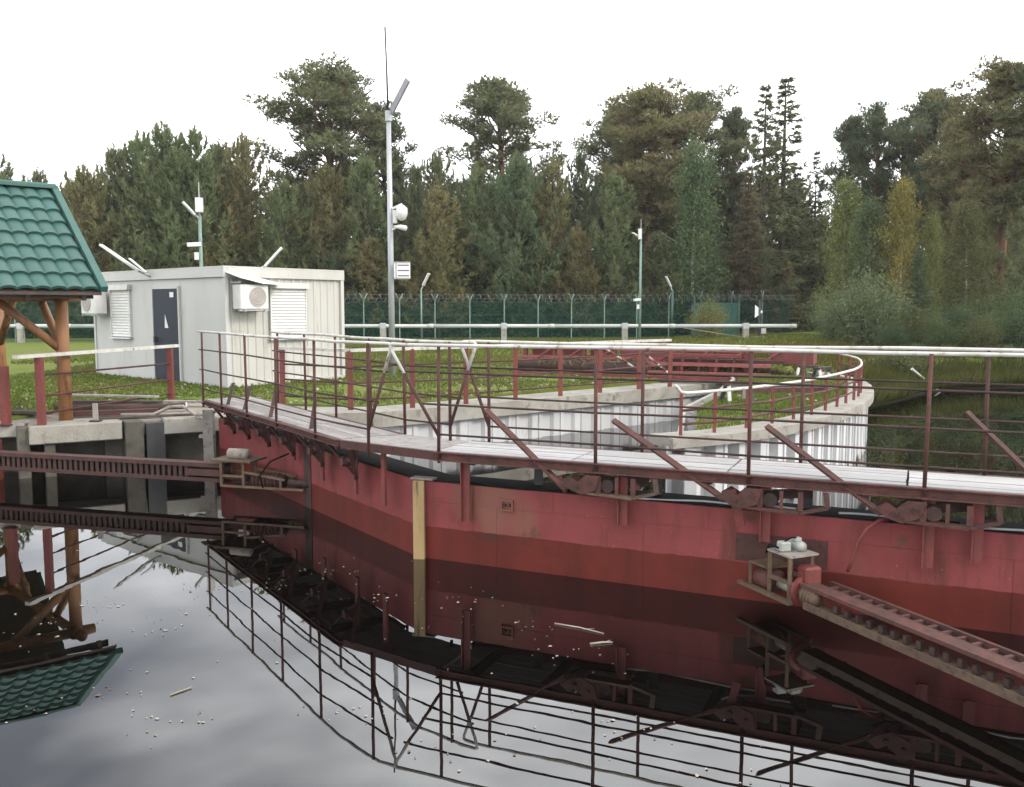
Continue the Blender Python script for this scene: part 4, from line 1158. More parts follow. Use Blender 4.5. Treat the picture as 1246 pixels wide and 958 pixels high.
small_mast('lamp_mast', 'thin pale mast with lamp and box rising behind the cabin roof', -9.2, 27, .9, 5.4, .95, ((-.12, -.05, .0), (-.42, -.2, .36)), .06, 'palepost', (.03, .28, (.2, .14, .42)), 4.55)
small_mast('lamp_mast', 'thin pale mast with angled lamp in front of the fence', 6.2, 44, 1.0, 6.1, .85, ((-.1, 0, .0), (-.42, -.1, .18)), .07, 'palepost', (-.06, .12, (.16, .16, .5)), 3.1)
small_mast('fence_lamp', 'small lamp on a green post at the fence right of the tall mast', -4.65, 46.6, 1.0, 3.7, 0, ((.1, 0, .15), (.42, -.2, .75)), .05, 'palepost')
small_mast('fence_lamp', 'small lamp on a dark green post at the fence right of the thin pale mast', 9.0, 51, 1.0, 3.7, 0, ((-.1, 0, .2), (-.4, -.1, .75)), .09, 'greenpost')
small_mast('fence_lamp', 'white tilted lamp on a thin post beside the grey bush', 15.9, 46, 1.0, 2.4, 0, ((.1, 0, .1), (.75, -.2, .75)), .05, 'palepost')
# traffic-like sign pole
sp = thing('signpost', (12.4, 45.5, 1.0), 'black pole with white triangular plate and small white box', 'sign')
MB().tube([(12.4, 45.5, .9), (12.4, 45.5, 3.1)], .07, 10).build('pole', M['darkmetal'], sp)
MB().plate([(12.15, 45.4, 2.2), (12.55, 45.4, 2.5), (12.15, 45.4, 2.85)], (0, -.02, 0)).build('plate', M['signwhite'], sp)
MB().box((12.38, 45.38, 2.52), (.12, .02, .3)).build('mark', M['signink'], sp)
MB().box((12.6, 45.4, 1.55), (.22, .15, .26)).build('box', M['whiteplastic'], sp)
MB().box((12.3, 45.3, 1.15), (.6, .3, .28)).build('foot_block', M['greywood'], sp)
MB().bar((8.3, 45.6, 1.75), (12.2, 45.3, 1.15), .05, .04).build('stay', M['greywood'], sp)

# insulated pipe on supports
pp_ = thing('insulated_pipe', (0, 44.9, .95), 'long pale pipe on low supports in front of the fence', 'pipe')
xs = np.arange(-34, 14.5, 6.0)
for a, b in zip(xs[:-1], xs[1:]):
    MB().tube([(a + .01, 45, 1.80), (b - .01, 45, 1.80 + rnd.uniform(-.01, .01))], .095, 12).build('pipe_section', M['pipe'], pp_, smooth=True)
    MB().tube([(b - .18, 45, 1.80), (b + .12, 45, 1.80)], .11, 12).build('sleeve', M['pipe'], pp_, smooth=True)
    MB().box((b - 2.4, 45, 1.3), (.28, .28, .8)).build('support', M['concrete'], pp_)
    MB().box((b - 2.4, 44.98, 1.8), (.30, .28, .30)).build('saddle', M['galv'], pp_, bevel=.02)

# green mesh fence with razor wire
F0 = Vector((-34, 43.2)); F1 = Vector((16.5, 53.0)); fd = (F1 - F0).normalized(); FLn = (F1 - F0).length
fn = thing('mesh_fence', (-5, 49, .95), 'green mesh fence with razor wire along the forest edge', 'fence')
postm = MB(); postm.box((0, 0, 1.0), (.055, .055, 2.2)); postm.bar((0, 0, 2.1), (-.22, -.25, 2.48), .05, .05); postm.bar((0, 0, 2.1), (.2, .25, 2.48), .05, .05)
postme = postm.mesh('fence_post', M['palepost'])
pan = MB(); STEP = 1.9
pan.add([(0.04, 0, .05), (STEP - .04, 0, .05), (STEP - .04, 0, 2.05), (.04, 0, 2.05)], [(0, 1, 2, 3)])
panme = pan.mesh('mesh_panel', M['mesh'])
fme = MB()
for z in (.08, .7, 1.35, 2.04): fme.bar((.04, -.01, z), (STEP - .04, -.01, z), .012, .03)
frame_me = fme.mesh('panel_wires', M['greenpost'])
nF = int(FLn / STEP)
for i in range(nF):
    p = F0 + fd * (i * STEP); z = float(ground_z([(p.x, p.y)])[0])
    ang = math.atan2(fd.y, fd.x)
    link('fence_post', postme, fn, (p.x, p.y, z), (0, 0, ang))
    pn = link('mesh_panel', panme, fn, (p.x, p.y, z), (0, 0, ang))
    link('panel_wires', frame_me, pn, (p.x, p.y, z), (0, 0, ang))
m = MB(); hel = []
for k in range(int(FLn / .42 * 10)):
    s = k * .042; p = F0 + fd * s; th_ = 2 * math.pi * k / 10
    hel.append((p.x + .05 * math.sin(s * 3), p.y + .22 * math.cos(th_), 3.24 + .22 * math.sin(th_)))
m.tube(hel, .016, 4)
m.build('razor_wire', M['razor'], fn)
for dz in (3.2, 3.4):
    MB().tube([(F0.x, F0.y - .15, dz), (F1.x, F1.y - .15, dz)], .01, 4).build('wire', M['razor'], fn)
# solid green gate
gt = thing('green_gate', (11.0, 51.3, .95), 'solid dark green gate leaf with curled wire on top in the fence', 'gate')
M['gate'] = pbr('gate_green', (0.022, 0.10, 0.075), (0.018, 0.08, 0.06), .6, scale=3)
g0 = Vector((10.3, 51.4, 0)); g1_ = Vector((12.9, 51.7, 0))
for k in range(6):
    a = g0.lerp(g1_, k / 6 + .004); b = g0.lerp(g1_, (k + 1) / 6 - .004)
    MB().bar(a + Vector((0, -.05, 2.05)), b + Vector((0, -.05, 2.05)), .03, 1.9).build('panel', M['gate'], gt)
for f in (0, 1): p = g0.lerp(g1_, f); MB().bar(p + Vector((0, -.08, .9)), p + Vector((0, -.08, 3.4)), .1, .1, (0, 1, 0)).build('gate_post', M['greenpost'], gt)
hel = [(g0.x + .03 * k, g0.y + .25 * math.cos(k * .63), 3.3 + .22 * math.sin(k * .63)) for k in range(86)]
MB().tube(hel, .016, 4).build('razor_wire', M['razor'], gt)

# ------------------------------------------------------------------ salvaged girder on trestles, reed heap, striped poles
ga0 = Vector((0.1, 24.9, 0)); ga1 = Vector((7.25, 21.7, 0)); gd = (ga1 - ga0).normalized(); gn = Vector((-gd.y, gd.x, 0)); GLn = (ga1 - ga0).length
gr = thing('steel_girder', tuple((ga0 + ga1) / 2 + Vector((0, 0, .95))), 'long faded red steel girder lying on the grass behind the railing', 'girder')


def K3(s, n, z): p = ga0 + gd * s + gn * n; return Vector((p.x, p.y, z - .06))


M['pinkred'] = pbr('faded_red_paint', (0.33, 0.10, 0.095), (0.24, 0.065, 0.06), .65, scale=3, c3=(.15, .05, .035), lo3=.55, hi3=.7, bump=.15)
for n_ in (0, .7):
    for z, h_ in ((1.70, .13), (1.42, .07), (1.04, .16)):
        MB().bar(K3(0, n_, z), K3(GLn - .9, n_, z), .12, h_).build('chord', M['pinkred'] if z > 1.3 else M['rust'], gr)
    for s in np.arange(.3, GLn - 1, .85):
        MB().bar(K3(s, n_, 1.10), K3(s, n_, 1.8), .10, .10, tuple(gn)).build('upright', M['red'], gr)
        if n_ == 0: MB().bar(K3(s, n_ - .06, 1.16), K3(s + .85, n_ - .06, 1.70), .03, .06, tuple(gn)).build('diagonal', M['pinkred'], gr)
for s in np.arange(.3, GLn - 1.9, .85):
    MB().bar(K3(s + .06, .35, 1.5), K3(s + .79, .35, 1.5), .02, .42).build('web_panel', M['red'] if int(s * 10) % 2 else M['pinkred'], gr)
MB().hexa([K3(GLn - 1.0, -.05, 1.36), K3(GLn, -.05, 1.36), K3(GLn, .75, 1.36), K3(GLn - 1.0, .75, 1.36), K3(GLn - 1.0, -.05, 1.80), K3(GLn, -.05, 1.80), K3(GLn, .75, 1.80), K3(GLn - 1.0, .75, 1.80)]).build('end_box', M['red'], gr, bevel=.01)
for n_, z, s0_, s1_, mt in ((-.80, 1.02, .3, 6.6, 'red'), (-.55, 1.12, 3.9, 6.9, 'pinkred'), (-.5, 1.34, 3.7, 6.9, 'pinkred'), (-.5, 1.56, 3.7, 6.2, 'red'), (-.25, 1.42, 4.4, 7.2, 'rust')):
    MB().bar(K3(s0_, n_, z), K3(s1_, n_, z), .11, .085).build('side_beam', M[mt], gr)
for k in range(7):
    MB().bar(K3(3.9 + k * .42, -.52, 1.0), K3(3.95 + k * .42, -.5, 1.62), .06, .06, tuple(gn)).build('side_upright', M['rust' if k % 2 else 'red'], gr)
for s in np.arange(.6, GLn - 1, 1.6):
    MB().bar(K3(s, .0, 1.8), K3(s, .7, 1.8), .07, .07).build('cross_tie', M['rust'], gr)


def trestle(c, ang, label):
    t = thing('trestle', c, label, 'trestle', None); Mz = Matrix.Rotation(ang, 3, 'Z'); c = Vector(c)
    MB().box(c + Vector((0, 0, .30)), (.5, .16, .06), Mz).build('beam', M['darkwood'], t)
    for sx in (-1, 1):
        for sy in (-1, 1):
            a = c + Mz @ Vector((sx * .2, sy * .05, .28)); b = c + Mz @ Vector((sx * .24, sy * .16, -.02))
            MB().bar(a, b, .06, .05, (0, 1, 0)).build('leg', M['whiterail'] if sx * sy > 0 else M['darkmetal'], t)


trestle((7.0, 21.35, .99), -.4, 'black and white trestle under the right end of the girder')
trestle((4.0, 16.0, 1.02), .3, 'black and white trestle behind the low railing, nearest to the slot')
trestle((7.0, 20.3, 1.02), .6, 'black and white trestle near the bend of the low railing')
# dark pontoon tube with reeds beside the girder
tb = thing('rusty_tube', tuple(K3(1.6, -.5, 1.0)), 'dark rusty tube fringed with dry reeds in front of the girder', 'pipe')
MB().tube([K3(.2, -.45, 1.2), K3(.5, -.45, 1.22), K3(3.9, -.45, 1.20)], [.10, .17, .17], 14).build('barrel', M['rustdark'], tb, smooth=True)


def blades_mesh(P_, Dv, length, width, k, spread, name, mat, quad=False):
    n = len(P_); vs = []; reps = []
    L_ = np.asarray(length) * np.ones(n); Wd = np.asarray(width) * np.ones(n)
    for _ in range(k):
        d = Dv + spread * rng.normal(size=(n, 3)); d /= np.linalg.norm(d, axis=1)[:, None] + 1e-9
        s_ = np.cross(d, rng.normal(size=(n, 3))); s_ /= np.linalg.norm(s_, axis=1)[:, None] + 1e-9
        ll = (L_ * rng.uniform(.7, 1.25, n))[:, None]; ww = (Wd * rng.uniform(.7, 1.3, n))[:, None] / 2
        if quad:
            reps.append(np.stack([P_, P_ + d * ll * .5 + s_ * ww, P_ + d * ll, P_ + d * ll * .5 - s_ * ww], 1))
        else:
            reps.append(np.stack([P_ - s_ * ww, P_ + s_ * ww, P_ + d * ll], 1))
    V = np.concatenate(reps); c = 4 if quad else 3; nf = len(V); V = V.reshape(-1, 3)
    me = bpy.data.meshes.new(name)
    me.vertices.add(len(V)); me.vertices.foreach_set('co', V.astype(np.float32).ravel())
    me.loops.add(len(V)); me.loops.foreach_set('vertex_index', np.arange(len(V), dtype=np.int32))
    me.polygons.add(nf); me.polygons.foreach_set('loop_start', np.arange(0, nf * c, c, dtype=np.int32))
    me.materials.append(mat); me.update(calc_edges=True)
    return me


pr = np.array([K3(s, -.45 + rng.uniform(-.12, .12), 1.36) for s in rng.uniform(.9, 3.9, 500)])
link('reed_fringe', blades_mesh(pr - np.array(ORG[tb]), np.array([[0.1, -.6, -.25]]) * np.ones((500, 1)), .25, .025, 1, .5, 'reed_fringe', M['hay']), tb, ORG[tb])
# heap of dry grass
hx = rng.normal(size=(5000, 2)) * np.array([.85, .3]); hz = 0.62 * np.exp(-(hx[:, 0] / 1.15) ** 2 - (hx[:, 1] / .45) ** 2)
hp_ = np.stack([hx[:, 0], hx[:, 1], hz * rng.uniform(.5, 1, 5000)], 1)
heap = link('dry_grass_heap', blades_mesh(hp_, np.array([[0, -.2, .5]]) * np.ones((5000, 1)), .16, .03, 2, .7, 'dry_grass_heap', M['hay']), None, (5.2, 23.3, .94), (0, 0, -.3))
tag(heap, 'brown heap of dry grass in front of the girder', 'heap', kind='stuff')
# boards lying on the pier grass
for lb, a, b, w_, h_, mt in (('dark flat board lying on the pier grass before the heap', (4.4, 17.9, 1.08), (6.2, 18.4, 1.10), .3, .05, 'darkwood'),
                             ('dark red beam lying on the pier grass beside the dark board', (4.3, 17.3, 1.08), (6.1, 17.6, 1.08), .14, .1, 'rust')):
    tag(MB().bar(a, b, w_, h_).build('board' if 'board' in lb.split(' lying')[0] else 'beam', M[mt], None), lb, 'board' if 'flat' in lb else 'beam')
# striped poles
for k, (lb, a, b) in enumerate((('red and white striped pole leaning left of its twin behind the railing', (2.15, 21.2, 1.75), (3.35, 21.9, .98)),
                                ('red and white striped pole leaning right of its twin behind the railing', (3.0, 21.2, 1.70), (3.95, 22.0, .98)))):
    t = thing('striped_pole', b, lb, 'pole'); a = Vector(a); b = Vector(b)
    for i in range(8):
        MB().tube([a.lerp(b, i / 8), a.lerp(b, (i + 1) / 8 - .003)], .026, 8).build('stripe', M['whiterail'] if i % 2 == 0 else M['red'], t, smooth=True)

# ------------------------------------------------------------------ trees
def trunk_tube(m, pts, rs, n=7): m.tube(pts, rs, n)


def young_pine(H, Rr, seed):
    g = np.random.default_rng(seed); m = MB()
    m.tube([(0, 0, -.3), (.05, 0, H * .3), (0, .04, H * .65), (0, 0, H * .97)], [H * .013, H * .010, H * .006, .015], 7)
    Ps, Ds = [], []
    nw = int(H * 1.75); up = np.array([0, 0, 1.0])
    for i in range(nw):
        f = (i + .5) / nw; z = H * (.03 + .90 * f)
        Lb = Rr * min(1.0, 1.22 * (1 - f) ** .62) * (0.85 if f < .1 else 1) + .15
        for k in range(6):
            if g.random() < .15: continue
            a = 2 * math.pi * (k / 6 + g.random() * .16) + i * 1.1; el = .18 + .55 * f + g.normal() * .12
            d = np.array([math.cos(a) * math.cos(el), math.sin(a) * math.cos(el), math.sin(el)]); L_ = Lb * g.uniform(.6, 1.2)
            base = np.array([0, 0, z])
            def bp_(t): return base + d * (t * L_)[..., None] + up * (t ** 2.2 * .28 * L_)[..., None]
            q = bp_(np.array([.45, .9])); m.tube([tuple(base), tuple(q[0]), tuple(q[1])], [.03 * (1 - f) + .012, .018, .006], 4)
            side = np.cross(d, up); side /= np.linalg.norm(side)
            nt_ = max(8, int(L_ * 15)); t = g.uniform(.22, 1.0, nt_) ** .8
            off = g.normal(size=nt_) * .22 * L_ * (1.1 - t) + g.normal(size=nt_) * .07
            p = bp_(t) + side * off[:, None] + up * (np.abs(off) * .35 + g.normal(size=nt_) * .08)[:, None]
            Ps.append(p); Ds.append(d * .35 + up * .7 + .45 * np.sign(off)[:, None] * side)
            nt2 = 5; tip_ = bp_(np.array([1.0]))[0]
            Ps.append(tip_ + up * np.linspace(0, .30 + .25 * g.random(), nt2)[:, None]); Ds.append(np.ones((nt2, 1)) * (up + .15 * d))
    for dx, dy, h0 in ((0, 0, 1.0), (.3, .1, .955), (-.25, .2, .945), (.05, -.3, .95)):
        zt = np.linspace(.86 * H, H * h0, 13); Ps.append(np.stack([zt * 0 + dx, zt * 0 + dy, zt], 1)); Ds.append(up * np.ones((13, 1)))
    P_ = np.concatenate(Ps); D_ = np.concatenate(Ds)
    return m.mesh('trunk', M['bark_dark']), blades_mesh(P_, D_, .33, .075, 6, .40, 'crown', M['needles'])


def tall_pine(H, Rr, z0, seed, nl_=46, flat=.5):
    g = np.random.default_rng(seed); m = MB(); lean = g.normal(size=2) * .3
    def ax(z): return np.array([lean[0] * (z / H) ** 2, lean[1] * (z / H) ** 2, z])
    m.tube([tuple(ax(z)) for z in (-.3, H * .3, H * .6, H * .8, H * .95)], [H * .014, H * .012, H * .009, H * .006, .03], 9)
    Ps, Ds = [], []; up = np.array([0, 0, 1.0])
    for i in range(nl_):
        f = (i + g.random()) / nl_; z = H * (z0 + (0.93 - z0) * f)
        prof = min(1.0, 1.35 * (1 - f) ** .5) * (.45 + .55 * min(1, f / .35))
        Lb = Rr * max(.2, prof) * g.uniform(.55, 1.12)
        a = i * 2.4 + g.normal() * .5; el = .15 + .75 * f + g.normal() * .2
        d = np.array([math.cos(a) * math.cos(el), math.sin(a) * math.cos(el), math.sin(el)])
        b0 = ax(z); b1 = b0 + d * Lb * .55; b2 = b0 + d * Lb + up * (.16 * Lb)
        m.tube([tuple(b0), tuple(b1), tuple(b2)], [.075 * (1 - f) + .03, .045, .015], 5)
        side = np.cross(d, up); side /= np.linalg.norm(side)
        for tt, sc, so in ((1.0, .85, 0), (.78, .8, .5), (.72, .8, -.5), (.5, .65, .35), (.45, .6, -.4)):
            if g.random() < .36 or Lb * tt < .3: continue
            c = b0 + (b2 - b0) * tt + side * so * Lb * .45 + g.normal(size=3) * .18
            m.tube([tuple(b0 + (b2 - b0) * tt * .75), tuple(c)], [.02, .008], 4)
            rad = (.36 + Rr * .10) * sc * g.uniform(.65, 1.25); n = int(60 * rad ** 1.6 + 18)
            q = g.normal(size=(n, 3)); q /= np.linalg.norm(q, axis=1)[:, None]; q *= (g.random(n) ** .45)[:, None] * rad
            q *= np.array([1, 1, flat]); q[:, 2] += .15 * rad
            Ps.append(c + q); Ds.append(q / rad * .8 + up * .55)
    P_ = np.concatenate(Ps); D_ = np.concatenate(Ds)
    return m.mesh('trunk', M['bark_pine']), blades_mesh(P_, D_, .27, .062, 6, .5, 'crown', M['needles'])


def spruce(H, Rr, seed, dens=15, gap=.2):
    g = np.random.default_rng(seed); m = MB()
    m.tube([(0, 0, -.3), (0, .03, H * .5), (0, 0, H * .98)], [H * .013, H * .008, .015], 7)
    Ps, Ds = [], []; nw = int(H * 2.3)
    for i in range(nw):
        f = (i + .5) / nw; z = H * (.03 + .95 * f); Lb = Rr * (1 - f) ** .85 + .15
        for k in range(6):
            if g.random() < gap: continue
            a = 2 * math.pi * (k / 6 + g.random() * .2) + i * .9; el = -.25 + .65 * f + g.normal() * .12
            d = np.array([math.cos(a) * math.cos(el), math.sin(a) * math.cos(el), math.sin(el)]); L_ = Lb * g.uniform(.6, 1.2)
            m.tube([(0, 0, z), tuple(np.array([0, 0, z]) + d * L_ * .8)], [.03 * (1 - f) + .01, .006], 4)
            n = max(5, int(L_ * dens)); t = g.uniform(.15, 1.02, n); side = np.cross(d, [0, 0, 1.0]); side /= np.linalg.norm(side)
            off = g.normal(size=n) * .20 * L_ * (1.05 - t)
            p = np.array([0, 0, z]) + d * (t * L_)[:, None] + side * off[:, None] + np.array([0, 0, -1]) * (g.random(n) * .16)[:, None] + np.array([0, 0, 1]) * (t ** 3 * .12 * L_)[:, None]
            Ps.append(p); Ds.append(d * .6 + np.array([0, 0, -.35]) + .4 * np.sign(off)[:, None] * side)
    return m.mesh('trunk', M['bark_dark']), blades_mesh(np.concatenate(Ps), np.concatenate(Ds), .32, .085, 5, .35, 'crown', M['spruce'])


def birch(H, Rr, seed, nl_=44, droop=.55):
    g = np.random.default_rng(seed); m = MB()
    m.tube([(0, 0, -.3), (.12, 0, H * .35), (.02, .1, H * .7), (.1, 0, H * .97)], [H * .010, H * .008, H * .005, .012], 7)
    Ps, Ds = [], []
    for i in range(nl_):
        f = (i + g.random()) / nl_; z = H * (.12 + .86 * f); Lb = (Rr * (math.sin(math.pi * (.18 + .80 * f)) ** .8) + .2) * g.uniform(.6, 1.2)
        a = i * 2.4 + g.normal() * .4; el = .35 + .6 * f
        d = np.array([math.cos(a) * math.cos(el), math.sin(a) * math.cos(el), math.sin(el)]); b0 = np.array([0, 0, z]); b1 = b0 + d * Lb
        m.tube([tuple(b0), tuple(b0 + d * Lb * .6), tuple(b1)], [.016, .010, .004], 4)
        for s_ in range(7):
            c = b0 + d * Lb * g.uniform(.12, 1.05) + g.normal(size=3) * .25; n = 42
            q = g.normal(size=(n, 3)) * .26; q[:, 2] -= np.abs(g.normal(size=n)) * droop
            Ps.append(c + q); Ds.append(g.normal(size=(n, 3)) * .5 + np.array([0, 0, -.6]))
    return m.mesh('trunk', M['bark_birch']), blades_mesh(np.concatenate(Ps), np.concatenate(Ds), .15, .11, 1, .5, 'crown', M['leaves'], True)


def bush(H, Rr, seed, ns=22, leaf=.12):
    g = np.random.default_rng(seed); m = MB(); Ps, Ds = [], []
    for i in range(ns):
        a = g.random() * 6.28; r_ = Rr * math.sqrt(g.random()) * .9; hh = H * (1 - .55 * (r_ / Rr) ** 2) * g.uniform(.6, 1.05)
        tipp = np.array([math.cos(a) * r_, math.sin(a) * r_, hh])
        m.tube([(tipp[0] * .15, tipp[1] * .15, -.1), (tipp[0] * .6, tipp[1] * .6, hh * .5), tuple(tipp)], [.025, .018, .006], 4)
        for s_ in range(7):
            f = g.uniform(.18, 1.0); c = tipp * np.array([.3 + .7 * f, .3 + .7 * f, f]) + g.normal(size=3) * .14 * Rr; n = 40
            q = g.normal(size=(n, 3)) * np.array([.2, .2, .17]) * (Rr * .6 + .3)
            Ps.append(c + q); Ds.append(q * 2 + np.array([0, 0, .3]))
    P_ = np.concatenate(Ps); P_[:, 2] = np.maximum(P_[:, 2], .02)
    return m.mesh('trunk', M['bark_dark']), blades_mesh(P_, np.concatenate(Ds), leaf, leaf * .65, 1, .6, 'crown', M['leaves'], True)


PROTO = {'yp0': (young_pine(12, 2.7, 1), 12), 'yp1': (young_pine(12, 2.35, 2), 12), 'yp2': (young_pine(12, 3.1, 3), 12),
         'tp0': (tall_pine(17, 3.7, .40, 4, 70, .68), 17), 'tp1': (tall_pine(17, 3.0, .44, 5, 60, .66), 17), 'tp2': (tall_pine(17, 3.3, .38, 6, 70, .7), 17),
         'sp0': (spruce(16, 2.3, 7, 13, .32), 16), 'sp1': (spruce(13, 2.4, 8, 16, .12), 13),
         'bi0': (birch(11, 2.3, 9), 11), 'bi1': (birch(11, 1.9, 10, 40, .8), 11), 'bu0': (bush(3.2, 2.2, 12, 30), 3.2), 'bu1': (bush(1.3, 1.2, 13, 16, .09), 1.3)}
GREEN = (0.90, 1.0, .80); OLIVE = (.98, .98, .84); BROWN = (1.12, .97, .78); DARK = (.72, .78, .72); PALE = (1.15, 1.15, 1.0); BLUE = (.84, 1.0, .88)
YEL = (1.3, 1.22, .8); ORA = (1.6, 1.22, .68)


def tree(kind, name, x_over_y, Y, ztop, wscale, label, group, tint=OLIVE, rot=None, cat='tree'):
    (tme_, cme_), H = PROTO[kind]
    X = x_over_y * Y; zb = float(ground_z([(X, Y)])[0]); s = (ztop - zb) / H
    t = thing(name, (X, Y, zb), label, cat, group)
    rz = rnd.uniform(0, 6.28) if rot is None else rot
    j = rnd.uniform(.93, 1.07)
    c = tuple(v * j for v in tint) + (1,)
    for nm, me_ in (('trunk', tme_), ('crown', cme_)):
        o = bpy.data.objects.new(nm, me_); col.objects.link(o); o.parent = t; o.rotation_euler = (0, 0, rz); o.scale = (s * wscale, s * wscale, s); o.color = c
    return t


FRONT_TREES = []


def T(kind, name, px, py, Y, ws, label, group, tint=OLIVE, rot=None, cat='tree'):
    if group == 'trees along the forest edge': FRONT_TREES.append((px, label))
    k = (px - 623) / 1100.0 * 1.0
    z = EYE + (376 - py) / 1100.0 * Y * 1.009
    if kind[:2] == 'yp' and group == 'trees along the forest edge': ws *= 1.18
    tree(kind, name, k * 1.004, Y, z, ws, label, group, tint, rot, cat)


FRONT = 'trees along the forest edge'
T('yp0', 'young_pine', 4, 186, 52, .95, 'young pine showing above the left end of the green roof', FRONT, OLIVE)
T('yp1', 'young_pine', 58, 210, 60, .8, 'small pine tip between the green roof and the pine group', FRONT, OLIVE)
T('yp2', 'young_pine', 112, 208, 53, .9, 'young pine just right of the green roof', FRONT, BROWN)
T('yp0', 'young_pine', 150, 184, 55, .85, 'young pine second from the green roof', FRONT, OLIVE)
T('yp1', 'young_pine', 178, 172, 56, .95, 'slim young pine third from the green roof', FRONT, GREEN)
T('yp2', 'young_pine', 208, 158, 54, .9, 'tallest young pine above the cabin door', FRONT, GREEN)
T('yp0', 'young_pine', 247, 163, 54, .85, 'young pine behind the thin mast over the cabin', FRONT, GREEN)
T('yp1', 'young_pine', 275, 178, 58, .95, 'slim young pine right of the thin mast over the cabin', FRONT, OLIVE)
T('yp2', 'young_pine', 303, 171, 55, .75, 'brownish young pine, rightmost above the cabin roof', FRONT, BROWN)
T('tp0', 'tall_pine', 408, 90, 60, 1.45, 'tall round-crowned pine left of the tall lamp mast', FRONT, OLIVE, 1.0)
T('tp1', 'tall_pine', 474, 132, 63, 1.0, 'dark pine crown right behind the top of the tall mast', FRONT, DARK)
T('yp0', 'young_pine', 352, 222, 53, .95, 'young pine lower left of the round-crowned pine', FRONT, GREEN)
T('yp2', 'young_pine', 400, 205, 54, .85, 'young pine straight below the round-crowned pine', FRONT, BROWN)
T('yp1', 'young_pine', 446, 195, 54, 1.0, 'greener young pine directly left of the tall mast', FRONT, GREEN)
T('yp0', 'young_pine', 506, 205, 55, .8, 'young pine directly right of the dome camera', FRONT, DARK)
T('yp2', 'young_pine', 533, 190, 57, .7, 'spire-topped young pine in the sky gap beside the mast', FRONT, OLIVE)
T('yp1', 'young_pine', 535, 232, 52, 1.1, 'brown-tinged pine right of the notice on the mast', FRONT, (1.18, 1.0, .76))
T('tp2', 'tall_pine', 617, 104, 62, 1.3, 'broad pine rising alone at the middle of the forest edge', FRONT, OLIVE, 2.2)
T('yp0', 'young_pine', 580, 208, 55, .95, 'young pine lower left of the broad middle pine', FRONT, GREEN)
T('yp2', 'young_pine', 628, 192, 54, .9, 'blue-green young pine under the broad middle pine', FRONT, BLUE)
T('yp1', 'young_pine', 672, 200, 55, 1.0, 'young pine lower right of the broad middle pine', FRONT, BROWN)
T('yp0', 'young_pine', 703, 190, 58, .7, 'spire-topped young pine left of the big dark pine', FRONT, DARK)
T('tp0', 'tall_pine', 785, 112, 61, 1.25, 'big dark pine with wide crown right of the middle', FRONT, BROWN, 3.4)
T('tp1', 'tall_pine', 838, 116, 64, 1.3, 'dark pine merged with the right of the big dark pine', FRONT, OLIVE)
T('tp2', 'tall_pine', 748, 132, 66, 1.1, 'pine merged with the left of the big dark pine', FRONT, OLIVE)
T('yp1', 'young_pine', 745, 215, 54, 1.0, 'young pine left of the thin mast by the fence', FRONT, GREEN)
T('bi1', 'birch_tree', 842, 178, 53, .95, 'green drooping birch behind the fence lamp', FRONT, (.82, .98, .86))
T('tp1', 'tall_pine', 884, 138, 66, .8, 'narrow pine left of the two tall spruces', FRONT, DARK)
T('sp0', 'spruce_tree', 923, 108, 58, 1.2, 'left of the two tall open-branched spruces', FRONT, OLIVE)
T('sp0', 'spruce_tree', 946, 98, 60, 1.45, 'right of the two tall open-branched spruces', FRONT, OLIVE)
T('sp1', 'spruce_tree', 905, 210, 54, 1.0, 'dark brownish spruce below the tall spruces', FRONT, (.95, .75, .72))
T('sp0', 'spruce_tree', 985, 185, 62, .9, 'thin sparse spruce right of the tall spruces', FRONT, OLIVE)
T('tp2', 'tall_pine', 1024, 148, 64, .8, 'left slim pine right of the spruces', FRONT, DARK)
T('tp1', 'tall_pine', 1057, 132, 62, .7, 'right slim pine right of the spruces', FRONT, DARK)
T('tp2', 'tall_pine', 1126, 114, 58, 1.1, 'tiered pine left of the pine with red trunk', FRONT, DARK, .4)
T('tp0', 'tall_pine', 1212, 84, 46, 1.25, 'huge pine with reddish bare trunk at the right edge', FRONT, BROWN, 5.2)
T('tp1', 'tall_pine', 1268, 66, 44, 1.2, 'tall pine cut off by the picture edge', FRONT, OLIVE)
T('tp1', 'tall_pine', 1088, 150, 62, .8, 'dark pine standing behind the orange-yellow birch', FRONT, DARK)
T('tp2', 'tall_pine', 1160, 148, 55, .9, 'brownish pine left of the red pine trunk', FRONT, BROWN)
T('yp2', 'young_pine', 1190, 215, 48, 1.0, 'young pine behind the olive leafy tree', FRONT, BROWN)
T('tp2', 'tall_pine', 1246, 120, 56, 1.0, 'pine filling the crown gap at the right edge', FRONT, OLIVE)
T('bi0', 'birch_tree', 1022, 226, 47, .9, 'yellow-topped birch right of the sparse spruce', FRONT, (1.22, 1.2, .82))
T('bi1', 'birch_tree', 1052, 245, 45, 1.0, 'grey-green birch left of the orange birch', FRONT, (.92, 1.0, .9))
T('bi0', 'birch_tree', 1090, 228, 44, .8, 'orange-yellow autumn birch above the grey bush', FRONT, ORA)
T('bi1', 'birch_tree', 1128, 262, 43, .7, 'small yellow birch right of the orange birch', FRONT, YEL)
T('sp1', 'spruce_tree', 1112, 300, 40, 1.15, 'dark green young spruce at the water side', FRONT, (.62, .8, .68))
T('bi0', 'birch_tree', 1168, 250, 44, 1.0, 'olive leafy tree left of the red pine trunk', FRONT, (1.0, .9, .75))
T('yp1', 'young_pine', 1240, 250, 41, 1.0, 'young pine right of the red pine trunk', FRONT, OLIVE)
T('bu0', 'bush', 1048, 330, 38, .95, 'large grey-green bush on the bank by the white lamp', FRONT, (.9, .95, .92), None, 'bush')
T('bu0', 'bush', 1012, 360, 41, .8, 'grey willow bush left of the large bush', FRONT, (.95, 1.0, .98), None, 'bush')
